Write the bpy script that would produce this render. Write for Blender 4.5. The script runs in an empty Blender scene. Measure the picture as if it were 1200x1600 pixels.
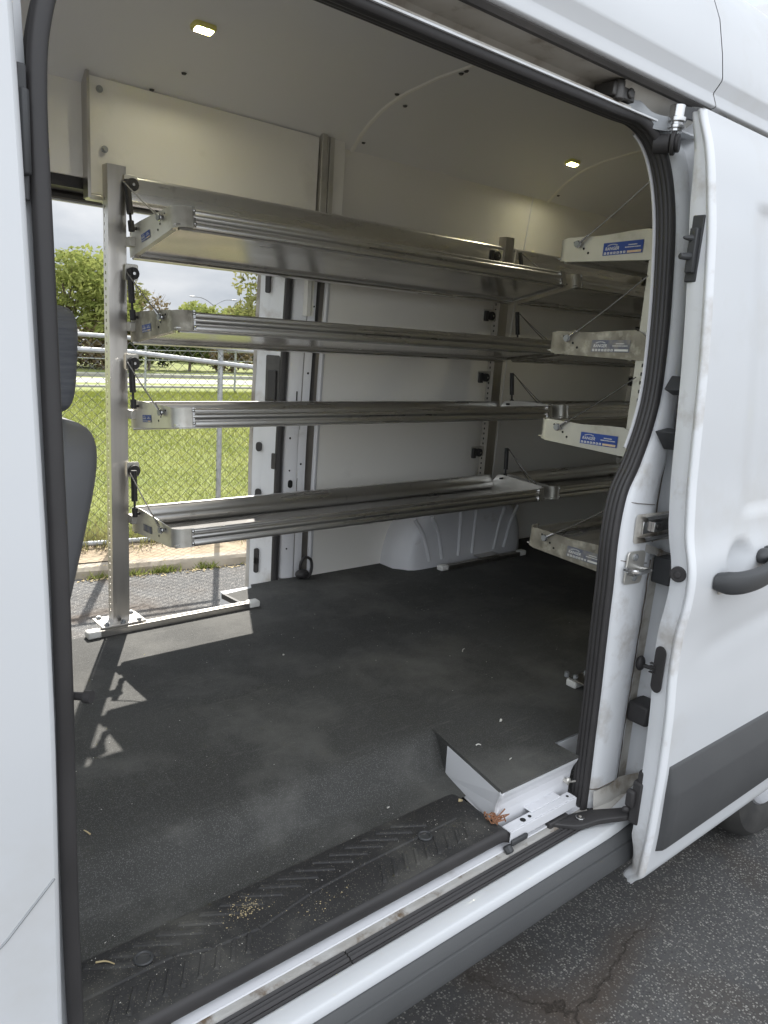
import bpy, math, random
from mathutils import Vector, Matrix, Quaternion
PI = math.pi
R = math.radians
random.seed(7)
S = bpy.context.scene
COL = S.collection

# ------------------------------------------------------------------ materials
def nodes_of(m):
    m.use_nodes = True
    nt = m.node_tree
    for n in list(nt.nodes): nt.nodes.remove(n)
    return nt

def mat(name, c1, c2=None, scale=4.0, detail=6, rough=0.5, rough2=None, metal=0.0, bump=0.0, bscale=60.0,
        stretch=(1, 1, 1), coat=0.0, dirt=None, dirt_scale=3.0, dirt_lo=0.55, dirt_hi=0.75, speck=None, speck_scale=300.0,
        speck_t=0.06, spec=0.5, trans=0.0, scuff=None):
    """principled material: two-tone noise, optional dirt stains, specks and bump"""
    m = bpy.data.materials.new(name)
    nt = nodes_of(m); N = nt.nodes; L = nt.links
    out = N.new('ShaderNodeOutputMaterial'); p = N.new('ShaderNodeBsdfPrincipled')
    L.new(p.outputs[0], out.inputs[0])
    tc = N.new('ShaderNodeTexCoord'); mp = N.new('ShaderNodeMapping'); mp.inputs['Scale'].default_value = stretch
    L.new(tc.outputs['Object'], mp.inputs[0])
    nz = N.new('ShaderNodeTexNoise'); nz.inputs['Scale'].default_value = scale; nz.inputs['Detail'].default_value = detail
    L.new(mp.outputs[0], nz.inputs['Vector'])
    mr = N.new('ShaderNodeMapRange'); mr.inputs[1].default_value = .3; mr.inputs[2].default_value = .7
    L.new(nz.outputs[0], mr.inputs[0])
    mx = N.new('ShaderNodeMix'); mx.data_type = 'RGBA'
    mx.inputs[6].default_value = (*c1, 1); mx.inputs[7].default_value = (*(c2 or c1), 1)
    L.new(mr.outputs[0], mx.inputs[0])
    col = mx.outputs[2]
    if dirt:
        n2 = N.new('ShaderNodeTexNoise'); n2.inputs['Scale'].default_value = dirt_scale; n2.inputs['Detail'].default_value = 9
        n2.inputs['Roughness'].default_value = .62
        L.new(tc.outputs['Object'], n2.inputs['Vector'])
        r2 = N.new('ShaderNodeMapRange'); r2.inputs[1].default_value = dirt_lo; r2.inputs[2].default_value = dirt_hi
        L.new(n2.outputs[0], r2.inputs[0])
        m2 = N.new('ShaderNodeMix'); m2.data_type = 'RGBA'; m2.inputs[7].default_value = (*dirt, 1)
        L.new(r2.outputs[0], m2.inputs[0]); L.new(col, m2.inputs[6]); col = m2.outputs[2]
    if scuff:
        ms_ = N.new('ShaderNodeMapping'); ms_.inputs['Scale'].default_value = (1.0, 9.0, 1.0); ms_.inputs['Rotation'].default_value = (0, 0, .35); L.new(tc.outputs['Object'], ms_.inputs[0])
        n4 = N.new('ShaderNodeTexNoise'); n4.inputs['Scale'].default_value = 5.5; n4.inputs['Detail'].default_value = 8; n4.inputs['Roughness'].default_value = .7; L.new(ms_.outputs[0], n4.inputs['Vector'])
        r4 = N.new('ShaderNodeMapRange'); r4.inputs[1].default_value = .58; r4.inputs[2].default_value = .78; r4.inputs[4].default_value = .7; L.new(n4.outputs[0], r4.inputs[0])
        m4 = N.new('ShaderNodeMix'); m4.data_type = 'RGBA'; m4.inputs[7].default_value = (*scuff, 1)
        L.new(r4.outputs[0], m4.inputs[0]); L.new(col, m4.inputs[6]); col = m4.outputs[2]
    if speck:
        vo = N.new('ShaderNodeTexVoronoi'); vo.inputs['Scale'].default_value = speck_scale
        L.new(tc.outputs['Object'], vo.inputs['Vector'])
        sx = N.new('ShaderNodeSeparateColor'); L.new(vo.outputs['Color'], sx.inputs[0])
        lt = N.new('ShaderNodeMath'); lt.operation = 'LESS_THAN'; lt.inputs[1].default_value = speck_t
        L.new(sx.outputs[0], lt.inputs[0])
        m3 = N.new('ShaderNodeMix'); m3.data_type = 'RGBA'; m3.inputs[7].default_value = (*speck, 1)
        L.new(lt.outputs[0], m3.inputs[0]); L.new(col, m3.inputs[6]); col = m3.outputs[2]
    L.new(col, p.inputs['Base Color'])
    p.inputs['Metallic'].default_value = metal
    p.inputs['Specular IOR Level'].default_value = spec
    if rough2 is None: p.inputs['Roughness'].default_value = rough
    else:
        r3 = N.new('ShaderNodeMapRange'); r3.inputs[1].default_value = .3; r3.inputs[2].default_value = .7
        r3.inputs[3].default_value = rough; r3.inputs[4].default_value = rough2
        L.new(nz.outputs[0], r3.inputs[0]); L.new(r3.outputs[0], p.inputs['Roughness'])
    if coat: p.inputs['Coat Weight'].default_value = coat; p.inputs['Coat Roughness'].default_value = .06
    if trans: p.inputs['Transmission Weight'].default_value = trans
    if bump:
        bn = N.new('ShaderNodeTexNoise'); bn.inputs['Scale'].default_value = bscale; bn.inputs['Detail'].default_value = 4
        L.new(mp.outputs[0], bn.inputs['Vector'])
        b = N.new('ShaderNodeBump'); b.inputs['Strength'].default_value = bump; b.inputs['Distance'].default_value = .004
        L.new(bn.outputs[0], b.inputs['Height']); L.new(b.outputs[0], p.inputs['Normal'])
    return m

M = {}
M['paint'] = mat('white_paint', (.605, .615, .628), (.58, .59, .603), 2.2, rough=.36, coat=.15, dirt=(.50, .485, .455), dirt_scale=2.6, dirt_lo=.54, dirt_hi=.92, bump=.02, bscale=5)
M['jamb'] = mat('jamb_paint', (.74, .75, .77), (.69, .70, .71), 5, rough=.38, dirt=(.30, .25, .19), dirt_scale=6.5, dirt_lo=.54, dirt_hi=.84, bump=.03, bscale=30)
M['dirty_jamb'] = mat('dirty_jamb_paint', (.60, .58, .54), (.46, .43, .38), 9, rough=.55, dirt=(.17, .12, .07), dirt_scale=9, dirt_lo=.52, dirt_hi=.74, bump=.06, bscale=40)
M['liner'] = mat('liner_panel', (.86, .835, .785), (.83, .805, .755), 1.6, rough=.42, bump=.02, bscale=25, dirt=(.60, .58, .53), dirt_scale=2.5, dirt_lo=.6, dirt_hi=.9)
M['ceil'] = mat('ceiling_board', (.76, .75, .745), (.73, .72, .715), 1.3, rough=.5, bump=.02, bscale=18)
M['inner_white'] = mat('inner_white_paint', (.68, .68, .70), (.64, .64, .66), 4, rough=.4, dirt=(.36, .34, .31), dirt_scale=8, dirt_lo=.62, dirt_hi=.85)
M['mat'] = mat('floor_vinyl', (.041, .0405, .038), (.064, .0635, .060), 2.6, 9, rough=.72, rough2=.86, bump=.5, bscale=420, dirt=(.125, .122, .113), dirt_scale=3.2, dirt_lo=.47, dirt_hi=.78, scuff=(.13, .128, .118), speck=(.12, .12, .115), speck_scale=800, speck_t=.10, spec=.35)
M['step'] = mat('step_plastic', (.024, .023, .024), (.042, .041, .040), 6, 9, rough=.62, rough2=.8, bump=.3, bscale=260, dirt=(.11, .105, .092), dirt_scale=6, dirt_lo=.50, dirt_hi=.80, speck=(.16, .15, .12), speck_scale=700, speck_t=.03, spec=.4)
M['rubber'] = mat('black_rubber', (.034, .032, .032), (.046, .043, .043), 8, rough=.45, rough2=.58, bump=.05, bscale=90, spec=.4)
M['old_rubber'] = mat('faded_rubber', (.05, .047, .046), (.08, .074, .07), 5, rough=.6, dirt=(.13, .11, .10), dirt_scale=7, dirt_lo=.55, dirt_hi=.8)
M['plastic'] = mat('black_plastic', (.040, .041, .043), (.047, .048, .050), 5, rough=.48, bump=.06, bscale=350)
M['clad'] = mat('cladding_plastic', (.062, .063, .065), (.072, .073, .074), 4, rough=.55, bump=.12, bscale=420, dirt=(.12, .115, .105), dirt_scale=3, dirt_lo=.6, dirt_hi=.9)
M['alu'] = mat('aluminium', (.84, .825, .805), (.77, .755, .735), 4, 5, rough=.22, rough2=.38, metal=1.0, stretch=(.4, 3, 3), bump=.012, bscale=14, dirt=(.42, .40, .37), dirt_scale=14, dirt_lo=.62, dirt_hi=.85)
M['pan'] = mat('shelf_pan_metal', (.66, .645, .62), (.58, .565, .54), 5, 8, rough=.16, rough2=.28, metal=.68, stretch=(.6, 2, 2), bump=.008, bscale=5, dirt=(.30, .28, .26), dirt_scale=7, dirt_lo=.58, dirt_hi=.85)
M['plate'] = mat('end_plate_metal', (.70, .68, .63), (.60, .58, .53), 9, rough=.38, rough2=.5, metal=.75, bump=.03, bscale=40, dirt=(.45, .42, .36), dirt_scale=11, dirt_lo=.58, dirt_hi=.8)
M['stained'] = mat('stained_plate_metal', (.42, .39, .33), (.24, .22, .18), 16, rough=.5, rough2=.65, metal=.6, bump=.05, bscale=40, dirt=(.60, .57, .49), dirt_scale=22, dirt_lo=.52, dirt_hi=.72)
M['post'] = mat('post_aluminium', (.60, .575, .54), (.50, .48, .45), 5, rough=.27, rough2=.38, metal=1.0, stretch=(7, 7, .4), bump=.03, bscale=18)
M['steel'] = mat('bright_steel', (.66, .66, .66), (.54, .53, .52), 20, rough=.25, metal=1.0)
M['gal'] = mat('galvanised_steel', (.40, .41, .42), (.30, .31, .32), 25, rough=.55, metal=.6)
M['gap'] = mat('gap_primer', (.20, .185, .165), (.15, .135, .12), 9, rough=.7)
M['mesh'] = mat('mesh_wire', (.14, .14, .135), (.10, .10, .095), 9, rough=.6, metal=.35)
M['lens'] = mat('lamp_halo', (.75, .70, .22), (.7, .66, .2), 30, rough=.35)  # yellow halo of the lit lamp put into the housing colour
M['dark_metal'] = mat('dark_metal', (.06, .058, .056), (.10, .095, .09), 18, rough=.42, metal=.6)
M['wcap'] = mat('white_plastic', (.74, .73, .69), (.66, .65, .61), 18, rough=.5)
M['blue'] = mat('sticker_blue', (.022, .065, .30), (.028, .075, .33), 6, rough=.4)
M['faded_blue'] = mat('faded_sticker', (.10, .12, .19), (.30, .28, .25), 34, rough=.55)
M['white'] = mat('sticker_white', (.78, .77, .73), rough=.5)
M['yellow'] = mat('sticker_cream', (.74, .66, .42), (.76, .45, .30), 120, rough=.5)
M['red'] = mat('tail_orange', (.6, .12, .05), rough=.5)
M['fabric'] = mat('seat_cloth', (.115, .12, .135), (.17, .175, .19), 14, rough=.9, bump=.6, bscale=60, stretch=(.5, .5, 6))
M['fabric2'] = mat('seat_back_vinyl', (.13, .13, .135), (.15, .15, .155), 3, rough=.6, bump=.08, bscale=300)
M['tyre'] = mat('tyre_rubber', (.028, .027, .026), (.055, .052, .048), 9, rough=.8, bump=.1, bscale=60)
M['rim'] = mat('steel_rim', (.42, .42, .43), (.36, .36, .37), 9, rough=.4, metal=.6)
M['bark'] = mat('bark', (.10, .075, .05), (.17, .14, .105), 10, rough=.9, stretch=(1, 1, .2), bump=.5, bscale=20)
M['twig'] = mat('dry_twig', (.33, .25, .16), (.24, .17, .10), 14, rough=.9)
M['straw'] = mat('straw', (.55, .45, .26), (.42, .33, .18), 30, rough=.8)
M['orange'] = mat('dry_leaf', (.26, .12, .06), (.20, .09, .05), 30, rough=.8)
M['scrap'] = mat('paper_scrap', (.62, .60, .55), (.5, .48, .43), 30, rough=.8)
M['concrete'] = mat('concrete', (.36, .32, .26), (.25, .215, .17), 5, 9, rough=.9, bump=.5, bscale=50, dirt=(.15, .12, .085), dirt_scale=2.6, dirt_lo=.5, dirt_hi=.72)
M['soil'] = mat('sandy_verge', (.36, .285, .20), (.27, .21, .14), 3.5, 9, rough=.95, bump=.6, bscale=60, dirt=(.13, .105, .07), dirt_scale=7, dirt_lo=.52, dirt_hi=.70)
M['road'] = mat('pale_road', (.34, .33, .31), (.27, .26, .245), 1.2, rough=.9)
M['lawn'] = mat('lawn_soil', (.14, .17, .04), (.20, .215, .06), 1.2, 9, rough=.95, bump=.6, bscale=40)
def glass_mat():
    m = bpy.data.materials.new('window_glass'); nt = nodes_of(m); N = nt.nodes; L = nt.links
    out = N.new('ShaderNodeOutputMaterial'); t = N.new('ShaderNodeBsdfTransparent'); t.inputs[0].default_value = (.93, .96, .95, 1); g = N.new('ShaderNodeBsdfGlossy'); g.inputs['Roughness'].default_value = .02
    x = N.new('ShaderNodeMixShader'); x.inputs[0].default_value = .07
    L.new(t.outputs[0], x.inputs[1]); L.new(g.outputs[0], x.inputs[2]); L.new(x.outputs[0], out.inputs[0]); return m
M['glass'] = glass_mat()
M['sealant'] = mat('seam_sealant', (.10, .085, .07), (.20, .17, .14), 30, rough=.8)
M['rust'] = mat('rusty_dirt', (.46, .45, .43), (.33, .31, .28), 14, 9, rough=.8, bump=.4, bscale=80, dirt=(.14, .10, .065), dirt_scale=17, dirt_lo=.54, dirt_hi=.68)
M['hole'] = mat('hole_shadow', (.012, .012, .012), rough=.9)

def leaf_mat(name, a, b, tr=.35):
    m = bpy.data.materials.new(name); nt = nodes_of(m); N = nt.nodes; L = nt.links
    out = N.new('ShaderNodeOutputMaterial')
    tc = N.new('ShaderNodeTexCoord'); nz = N.new('ShaderNodeTexNoise'); nz.inputs['Scale'].default_value = 1.6; nz.inputs['Detail'].default_value = 5
    L.new(tc.outputs['Object'], nz.inputs['Vector'])
    mr = N.new('ShaderNodeMapRange'); mr.inputs[1].default_value = .35; mr.inputs[2].default_value = .65; L.new(nz.outputs[0], mr.inputs[0])
    mx = N.new('ShaderNodeMix'); mx.data_type = 'RGBA'; mx.inputs[6].default_value = (*a, 1); mx.inputs[7].default_value = (*b, 1)
    L.new(mr.outputs[0], mx.inputs[0])
    d = N.new('ShaderNodeBsdfDiffuse'); t = N.new('ShaderNodeBsdfTranslucent'); ms = N.new('ShaderNodeMixShader'); ms.inputs[0].default_value = tr
    L.new(mx.outputs[2], d.inputs[0]); L.new(mx.outputs[2], t.inputs[0])
    L.new(d.outputs[0], ms.inputs[1]); L.new(t.outputs[0], ms.inputs[2]); L.new(ms.outputs[0], out.inputs[0])
    return m
M['leaf_light'] = leaf_mat('leaf_light', (.20, .235, .065), (.32, .34, .12))
M['leaf_dark'] = leaf_mat('leaf_dark', (.030, .048, .014), (.075, .09, .028))
M['leaf_olive'] = leaf_mat('leaf_olive', (.16, .175, .06), (.27, .255, .11))
M['leaf_dry'] = leaf_mat('leaf_dry', (.15, .115, .065), (.24, .19, .11), .2)
M['blade'] = leaf_mat('grass_blade', (.165, .195, .040), (.245, .262, .068), .4)

def asphalt():
    m = bpy.data.materials.new('asphalt'); nt = nodes_of(m); N = nt.nodes; L = nt.links
    out = N.new('ShaderNodeOutputMaterial'); p = N.new('ShaderNodeBsdfPrincipled'); L.new(p.outputs[0], out.inputs[0])
    tc = N.new('ShaderNodeTexCoord')
    def mixc(f, a, b):
        x = N.new('ShaderNodeMix'); x.data_type = 'RGBA'
        for i, v in ((6, a), (7, b)):
            if isinstance(v, tuple): x.inputs[i].default_value = (*v, 1)
            else: L.new(v, x.inputs[i])
        L.new(f, x.inputs[0]); return x.outputs[2]
    def noise(s, d=6, r=.55):
        n = N.new('ShaderNodeTexNoise'); n.inputs['Scale'].default_value = s; n.inputs['Detail'].default_value = d; n.inputs['Roughness'].default_value = r
        L.new(tc.outputs['Object'], n.inputs['Vector']); return n
    def ramp(v, lo, hi):
        r = N.new('ShaderNodeMapRange'); r.inputs[1].default_value = lo; r.inputs[2].default_value = hi; L.new(v, r.inputs[0]); return r.outputs[0]
    big = noise(1.7, 8)
    base = mixc(ramp(big.outputs[0], .35, .65), (.066, .066, .066), (.108, .106, .104))
    dn = noise(2.1, 8, .6)
    dirt_m = ramp(dn.outputs[0], .5, .72)
    base = mixc(dirt_m, base, (.072, .056, .043))
    # aggregate stones
    vo = N.new('ShaderNodeTexVoronoi'); vo.inputs['Scale'].default_value = 165; L.new(tc.outputs['Object'], vo.inputs['Vector'])
    sc = N.new('ShaderNodeSeparateColor'); L.new(vo.outputs['Color'], sc.inputs[0])
    lt = N.new('ShaderNodeMath'); lt.operation = 'LESS_THAN'; lt.inputs[1].default_value = .62; L.new(sc.outputs[0], lt.inputs[0])
    inside = N.new('ShaderNodeMath'); inside.operation = 'LESS_THAN'; inside.inputs[1].default_value = .52; L.new(vo.outputs['Distance'], inside.inputs[0])
    st = N.new('ShaderNodeMath'); st.operation = 'MULTIPLY'; L.new(lt.outputs[0], st.inputs[0]); L.new(inside.outputs[0], st.inputs[1])
    pw_ = N.new('ShaderNodeMath'); pw_.operation = 'POWER'; pw_.inputs[1].default_value = 1.9; L.new(sc.outputs[1], pw_.inputs[0])
    stone = mixc(pw_.outputs[0], (.062, .060, .058), (.37, .35, .32))
    base = mixc(st.outputs[0], base, stone)
    # cracks
    wn = noise(3.2, 6, .6)
    add0 = N.new('ShaderNodeMix'); add0.data_type = 'VECTOR'; add0.inputs[0].default_value = .16
    L.new(tc.outputs['Object'], add0.inputs[4]); L.new(wn.outputs['Color'], add0.inputs[5])
    wn2 = noise(22, 6, .7)
    add = N.new('ShaderNodeMix'); add.data_type = 'VECTOR'; add.inputs[0].default_value = .045
    L.new(add0.outputs[1], add.inputs[4]); L.new(wn2.outputs['Color'], add.inputs[5])
    ve = N.new('ShaderNodeTexVoronoi'); ve.feature = 'DISTANCE_TO_EDGE'; ve.inputs['Scale'].default_value = 1.25; L.new(add.outputs[1], ve.inputs['Vector'])
    halo = ramp(ve.outputs['Distance'], .075, .012)
    gate = ramp(noise(.9, 3).outputs[0], .46, .66)
    hg = N.new('ShaderNodeMath'); hg.operation = 'MULTIPLY'; L.new(halo, hg.inputs[0]); L.new(gate, hg.inputs[1])
    hm = N.new('ShaderNodeMath'); hm.operation = 'MULTIPLY'; hm.inputs[1].default_value = .75; L.new(hg.outputs[0], hm.inputs[0])
    base = mixc(hm.outputs[0], base, (.085, .062, .045))
    crack = ramp(ve.outputs['Distance'], .007, .001)
    cg = N.new('ShaderNodeMath'); cg.operation = 'MULTIPLY'; L.new(crack, cg.inputs[0]); L.new(gate, cg.inputs[1])
    base = mixc(cg.outputs[0], base, (.040, .031, .024))
    L.new(base, p.inputs['Base Color'])
    p.inputs['Roughness'].default_value = .8; p.inputs['Specular IOR Level'].default_value = .4
    ad = N.new('ShaderNodeMath'); ad.operation = 'SUBTRACT'; L.new(st.outputs[0], ad.inputs[0]); L.new(cg.outputs[0], ad.inputs[1])
    fn = noise(260, 3); a2 = N.new('ShaderNodeMath'); a2.operation = 'ADD'; L.new(ad.outputs[0], a2.inputs[0]); L.new(fn.outputs[0], a2.inputs[1])
    b = N.new('ShaderNodeBump'); b.inputs['Strength'].default_value = .8; b.inputs['Distance'].default_value = .004
    L.new(a2.outputs[0], b.inputs['Height']); L.new(b.outputs[0], p.inputs['Normal'])
    return m
M['asphalt'] = asphalt()

def lamp_mat():
    m = bpy.data.materials.new('lamp_emitter'); nt = nodes_of(m); N = nt.nodes; L = nt.links
    out = N.new('ShaderNodeOutputMaterial'); e = N.new('ShaderNodeEmission'); e.inputs[0].default_value = (1, .95, .70, 1); e.inputs[1].default_value = 240
    L.new(e.outputs[0], out.inputs[0]); return m
M['lamp'] = lamp_mat()

# ------------------------------------------------------------------ mesh helper
class MB:
    def __init__(s): s.v = []; s.f = []; s.m = []; s.mats = []
    def mi(s, m):
        if m is None: return 0
        if m not in s.mats: s.mats.append(m)
        return s.mats.index(m)
    def add(s, vs, fs, m=None):
        o = len(s.v); s.v += [tuple(v) for v in vs]; k = s.mi(m)
        for f in fs: s.f.append(tuple(i + o for i in f)); s.m.append(k)
        return s
    def box(s, lo, hi, m=None, rot=None, c=None):
        x0, y0, z0 = lo; x1, y1, z1 = hi
        vs = [Vector(p) for p in ((x0,y0,z0),(x1,y0,z0),(x1,y1,z0),(x0,y1,z0),(x0,y0,z1),(x1,y0,z1),(x1,y1,z1),(x0,y1,z1))]
        if rot is not None:
            c = Vector(c) if c else (Vector(lo) + Vector(hi)) / 2
            vs = [c + rot @ (v - c) for v in vs]
        return s.add(vs, [(0,3,2,1),(4,5,6,7),(0,1,5,4),(1,2,6,5),(2,3,7,6),(3,0,4,7)], m)
    def loft(s, rows, m=None, closed=False, cap=False):
        n = len(rows[0]); vs = [p for r in rows for p in r]; fs = []
        for i in range(len(rows) - 1):
            for j in range(n if closed else n - 1):
                k = (j + 1) % n
                fs.append((i*n+j, i*n+k, (i+1)*n+k, (i+1)*n+j))
        if cap and closed:
            fs.append(tuple(range(n))[::-1]); fs.append(tuple((len(rows)-1)*n + j for j in range(n)))
        return s.add(vs, fs, m)
    def tube(s, path, r, n=8, m=None, cap=True, closed=False):
        P = [Vector(p) for p in path]; rr = r if isinstance(r, (list, tuple)) else [r] * len(P)
        up = None; rows = []
        for i, p in enumerate(P):
            if closed: t = P[(i+1) % len(P)] - P[i-1]
            else: t = P[min(i+1, len(P)-1)] - P[max(i-1, 0)]
            if t.length < 1e-9: t = Vector((0, 0, 1))
            t.normalize()
            if up is None:
                up = t.orthogonal().normalized()
            else:
                up = (up - t * up.dot(t))
                up = up.normalized() if up.length > 1e-6 else t.orthogonal().normalized()
            b = t.cross(up)
            rows.append([p + (up * math.cos(2*PI*k/n) + b * math.sin(2*PI*k/n)) * rr[i] for k in range(n)])
        if closed: rows.append(rows[0])
        return s.loft(rows, m, True, cap and not closed)
    def cyl(s, a, b, r, n=16, m=None, r2=None):
        a, b = Vector(a), Vector(b)
        return s.tube([a, b], [r, r if r2 is None else r2], n, m)
    def ell(s, c, rad, n=12, m=None):
        c = Vector(c); rows = []
        for i in range(n + 1):
            a = -PI/2 + PI * i / n; cr = max(math.cos(a), .001)
            rows.append([c + Vector((rad[0]*cr*math.cos(2*PI*k/(2*n)), rad[1]*cr*math.sin(2*PI*k/(2*n)), rad[2]*math.sin(a))) for k in range(2*n)])
        return s.loft(rows, m, True, True)
    def extx(s, prof, x0, x1, m=None, closed=False, n=1):
        rows = [[(x0 + (x1-x0)*i/n, y, z) for y, z in prof] for i in range(n+1)]
        return s.loft(rows, m, closed, closed)
    def poly(s, pts, thick, m=None):
        """flat polygon pts (3d) extruded by vector thick"""
        n = len(pts); t = Vector(thick); vs = [Vector(p) for p in pts]; vs += [v + t for v in vs]
        fs = [tuple(range(n)), tuple(range(2*n-1, n-1, -1))] + [(i, (i+1) % n, n + (i+1) % n, n + i) for i in range(n)]
        return s.add(vs, fs, m)
    def mesh(s, o, m): return s
    def split(s):
        par = list(range(len(s.v)))
        def find(i):
            while par[i] != i: par[i] = par[par[i]]; i = par[i]
            return i
        for f in s.f:
            a = find(f[0])
            for q in f[1:]: par[find(q)] = a
        groups = {}
        for f, k in zip(s.f, s.m): groups.setdefault(find(f[0]), []).append((f, k))
        out = []
        for g in groups.values():
            b = MB(); b.mats = list(s.mats); idx = {}
            for f, k in g:
                nf = []
                for q in f:
                    if q not in idx: idx[q] = len(b.v); b.v.append(s.v[q])
                    nf.append(idx[q])
                b.f.append(tuple(nf)); b.m.append(k)
            out.append(b)
        return out
    def pieces(s, *a, **k):
        return [b.build(*a, **k) for b in s.split()]
    def build(s, name, m, parent=None, smooth=True, bevel=0, solid=0, sub=0, angle=35, origin=None):
        me = bpy.data.meshes.new(name)
        off = Vector((0, 0, 0))
        if parent is not None and '_o' in parent: off = Vector(parent['_o'])
        if origin is not None: off = Vector(origin)
        me.from_pydata([tuple(Vector(v) - off) for v in s.v], [], s.f); me.update()
        mats = s.mats if s.mats else [m]
        if s.mats and m is not None and None not in s.mats: pass
        for q in mats: me.materials.append(q)
        if s.mats:
            for p, k in zip(me.polygons, s.m): p.material_index = k
        import bmesh
        bm = bmesh.new(); bm.from_mesh(me); bmesh.ops.recalc_face_normals(bm, faces=bm.faces); bm.to_mesh(me); bm.free()
        o = bpy.data.objects.new(name, me); COL.objects.link(o)
        if parent is not None:
            o.parent = parent
            if '_o' in parent: o['_o'] = list(parent['_o'])
        if origin is not None: o.location = off
        if solid:
            md = o.modifiers.new('thickness', 'SOLIDIFY'); md.thickness = solid; md.offset = 0
            if smooth: es = o.modifiers.new('split', 'EDGE_SPLIT'); es.split_angle = R(32)
        if bevel:
            md = o.modifiers.new('bevel', 'BEVEL'); md.width = bevel; md.segments = 2; md.limit_method = 'ANGLE'; md.angle_limit = R(40)
        if sub:
            md = o.modifiers.new('subdiv', 'SUBSURF'); md.levels = sub; md.render_levels = sub
        if smooth:
            for p in me.polygons: p.use_smooth = True
            if not sub: me.set_sharp_from_angle(angle=R(angle))
        return o

def tag(o, label=None, cat=None, group=None, kind=None):
    if label: o['label'] = label
    if cat: o['category'] = cat
    if group: o['group'] = group
    if kind: o['kind'] = kind
    return o
def empty(name, loc=(0, 0, 0), **k):
    o = bpy.data.objects.new(name, None); COL.objects.link(o); o.location = loc; o.empty_display_size = .1
    tag(o, **k); return o
def lerp_t(t, x):
    if x <= t[0][0]: return t[0][1]
    for (a, b), (c, d) in zip(t, t[1:]):
        if x <= c: return b + (d - b) * (x - a) / (c - a)
    return t[-1][1]
def smooth_t(t, x, w=.05):
    return sum(lerp_t(t, x + w * k) for k in (-1, -.5, 0, .5, 1)) / 5
def catmull(P, n=6):
    P = [Vector(p) for p in P]; out = []
    for i in range(len(P) - 1):
        a = P[max(i-1, 0)]; b = P[i]; c = P[i+1]; d = P[min(i+2, len(P)-1)]
        for k in range(n):
            t = k / n
            out.append(.5 * ((2*b) + (c-a)*t + (2*a-5*b+4*c-d)*t*t + (3*b-a-3*c+d)*t**3))
    out.append(P[-1]); return out

FL = .70
# ==================================================================== VAN
van = empty('cargo_van', (0, 0, 0), label='white high-roof cargo van with both side doors slid open and empty metal shelves inside', cat='van')
SK = [(.40, .0), (.80, .0), (1.09, -.008), (1.22, -.012), (1.46, -.003), (1.86, .031), (2.14, .06), (2.31, .083), (2.45, .115), (2.6, .17), (2.72, .25)]
def skin(z): return smooth_t(SK, z)

# ---- floor with recessed entry steps
def foldprof():
    return [(.46, FL), (.430, .6985), (.415, .694), (.402, .684), (.390, .668), (.379, .650), (.367, .631), (.353, .615), (.335, .606), (.30, .601), (.265, .598), (.24, .595)]
b = MB()
# main floor between the wells, x from -.2 to 4.3
b.add([(-.2, .46, FL), (1.36, .46, FL), (1.36, 1.575, FL), (-.2, 1.575, FL)], [(0, 1, 2, 3)])
b.add([(1.36, .46, FL), (1.466, .46, FL), (4.3, .50, FL), (4.3, 1.80, FL), (1.66, 1.80, FL), (1.64, 1.76, FL), (1.487, 1.74, FL), (1.505, 1.575, FL), (1.36, 1.575, FL)], [(0, 1, 2, 3, 4, 5, 6, 7, 8)])
# right hand part behind the near step: slanted edge above the riser
b.add([(1.466, .46, FL), (1.442, .345, FL), (1.388, .091, FL), (1.70, .087, FL), (1.70, .17, FL), (4.3, .17, FL), (4.3, .50, FL)], [(0, 1, 2, 3, 4, 5, 6)])
# downward fold into the near step
fp = foldprof()
rows = []
for i in range(25):
    XR = lambda y: 1.466
    xx = lambda y: -.2 + (XR(y) + .2) * i / 24
    rows.append([(xx(y), y, z + (.0012 * math.sin(xx(y) * 21 + y * 40) if .605 < z < FL else 0)) for y, z in fp])
b.loft(rows)
# thickness of mat at the cut edge
b.add([(1.442, .345, FL), (1.388, .091, FL), (1.388, .091, FL - .011), (1.4425, .345, FL - .014)], [(0, 1, 2, 3)])
b.add([(1.466, .46, FL), (1.442, .345, FL), (1.4445, .345, .600), (1.450, .367, .628), (1.456, .39, .665), (1.461, .415, .692)], [(0, 1, 2, 3, 4, 5)])
b.add([(1.388, .091, FL), (1.70, .087, FL), (1.70, .087, FL - .006), (1.388, .091, FL - .006)], [(0, 1, 2, 3)])
b.build('floor_mat', M['mat'], van, smooth=True, angle=30)

# mat lip at left well, underside slab
b = MB()
b.box((-.2, .50, .60), (1.36, 1.565, .692)); b.box((1.512, .50, .60), (4.3, 1.80, .692)); b.box((1.72, .17, .60), (4.3, .50, .692))
b.build('floor_pan', M['jamb'], van, smooth=False)
# white riser walls of the near well
b = MB()
b.add([(1.4415, .340, .690), (1.390, .094, .690), (1.400, .113, .645), (1.402, .114, .585), (1.425, .255, .588), (1.4435, .340, .598)], [(0, 1, 2, 3, 4, 5)])
RF = [(.093, .692), (.096, .682), (.105, .664), (.111, .645), (.113, .62), (.113, .55)]
b.loft([[(1.391 + (y - .093) * .5, y, z) for y, z in RF], [(1.52, y - .001, z) for y, z in RF], [(1.70, y - .003, z) for y, z in RF]])
b.tube([(1.391 + (y - .093) * .5, y + .001, z) for y, z in RF], .005, 8)
b.build('step_riser', M['inner_white'], van, smooth=False, solid=.004)
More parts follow.
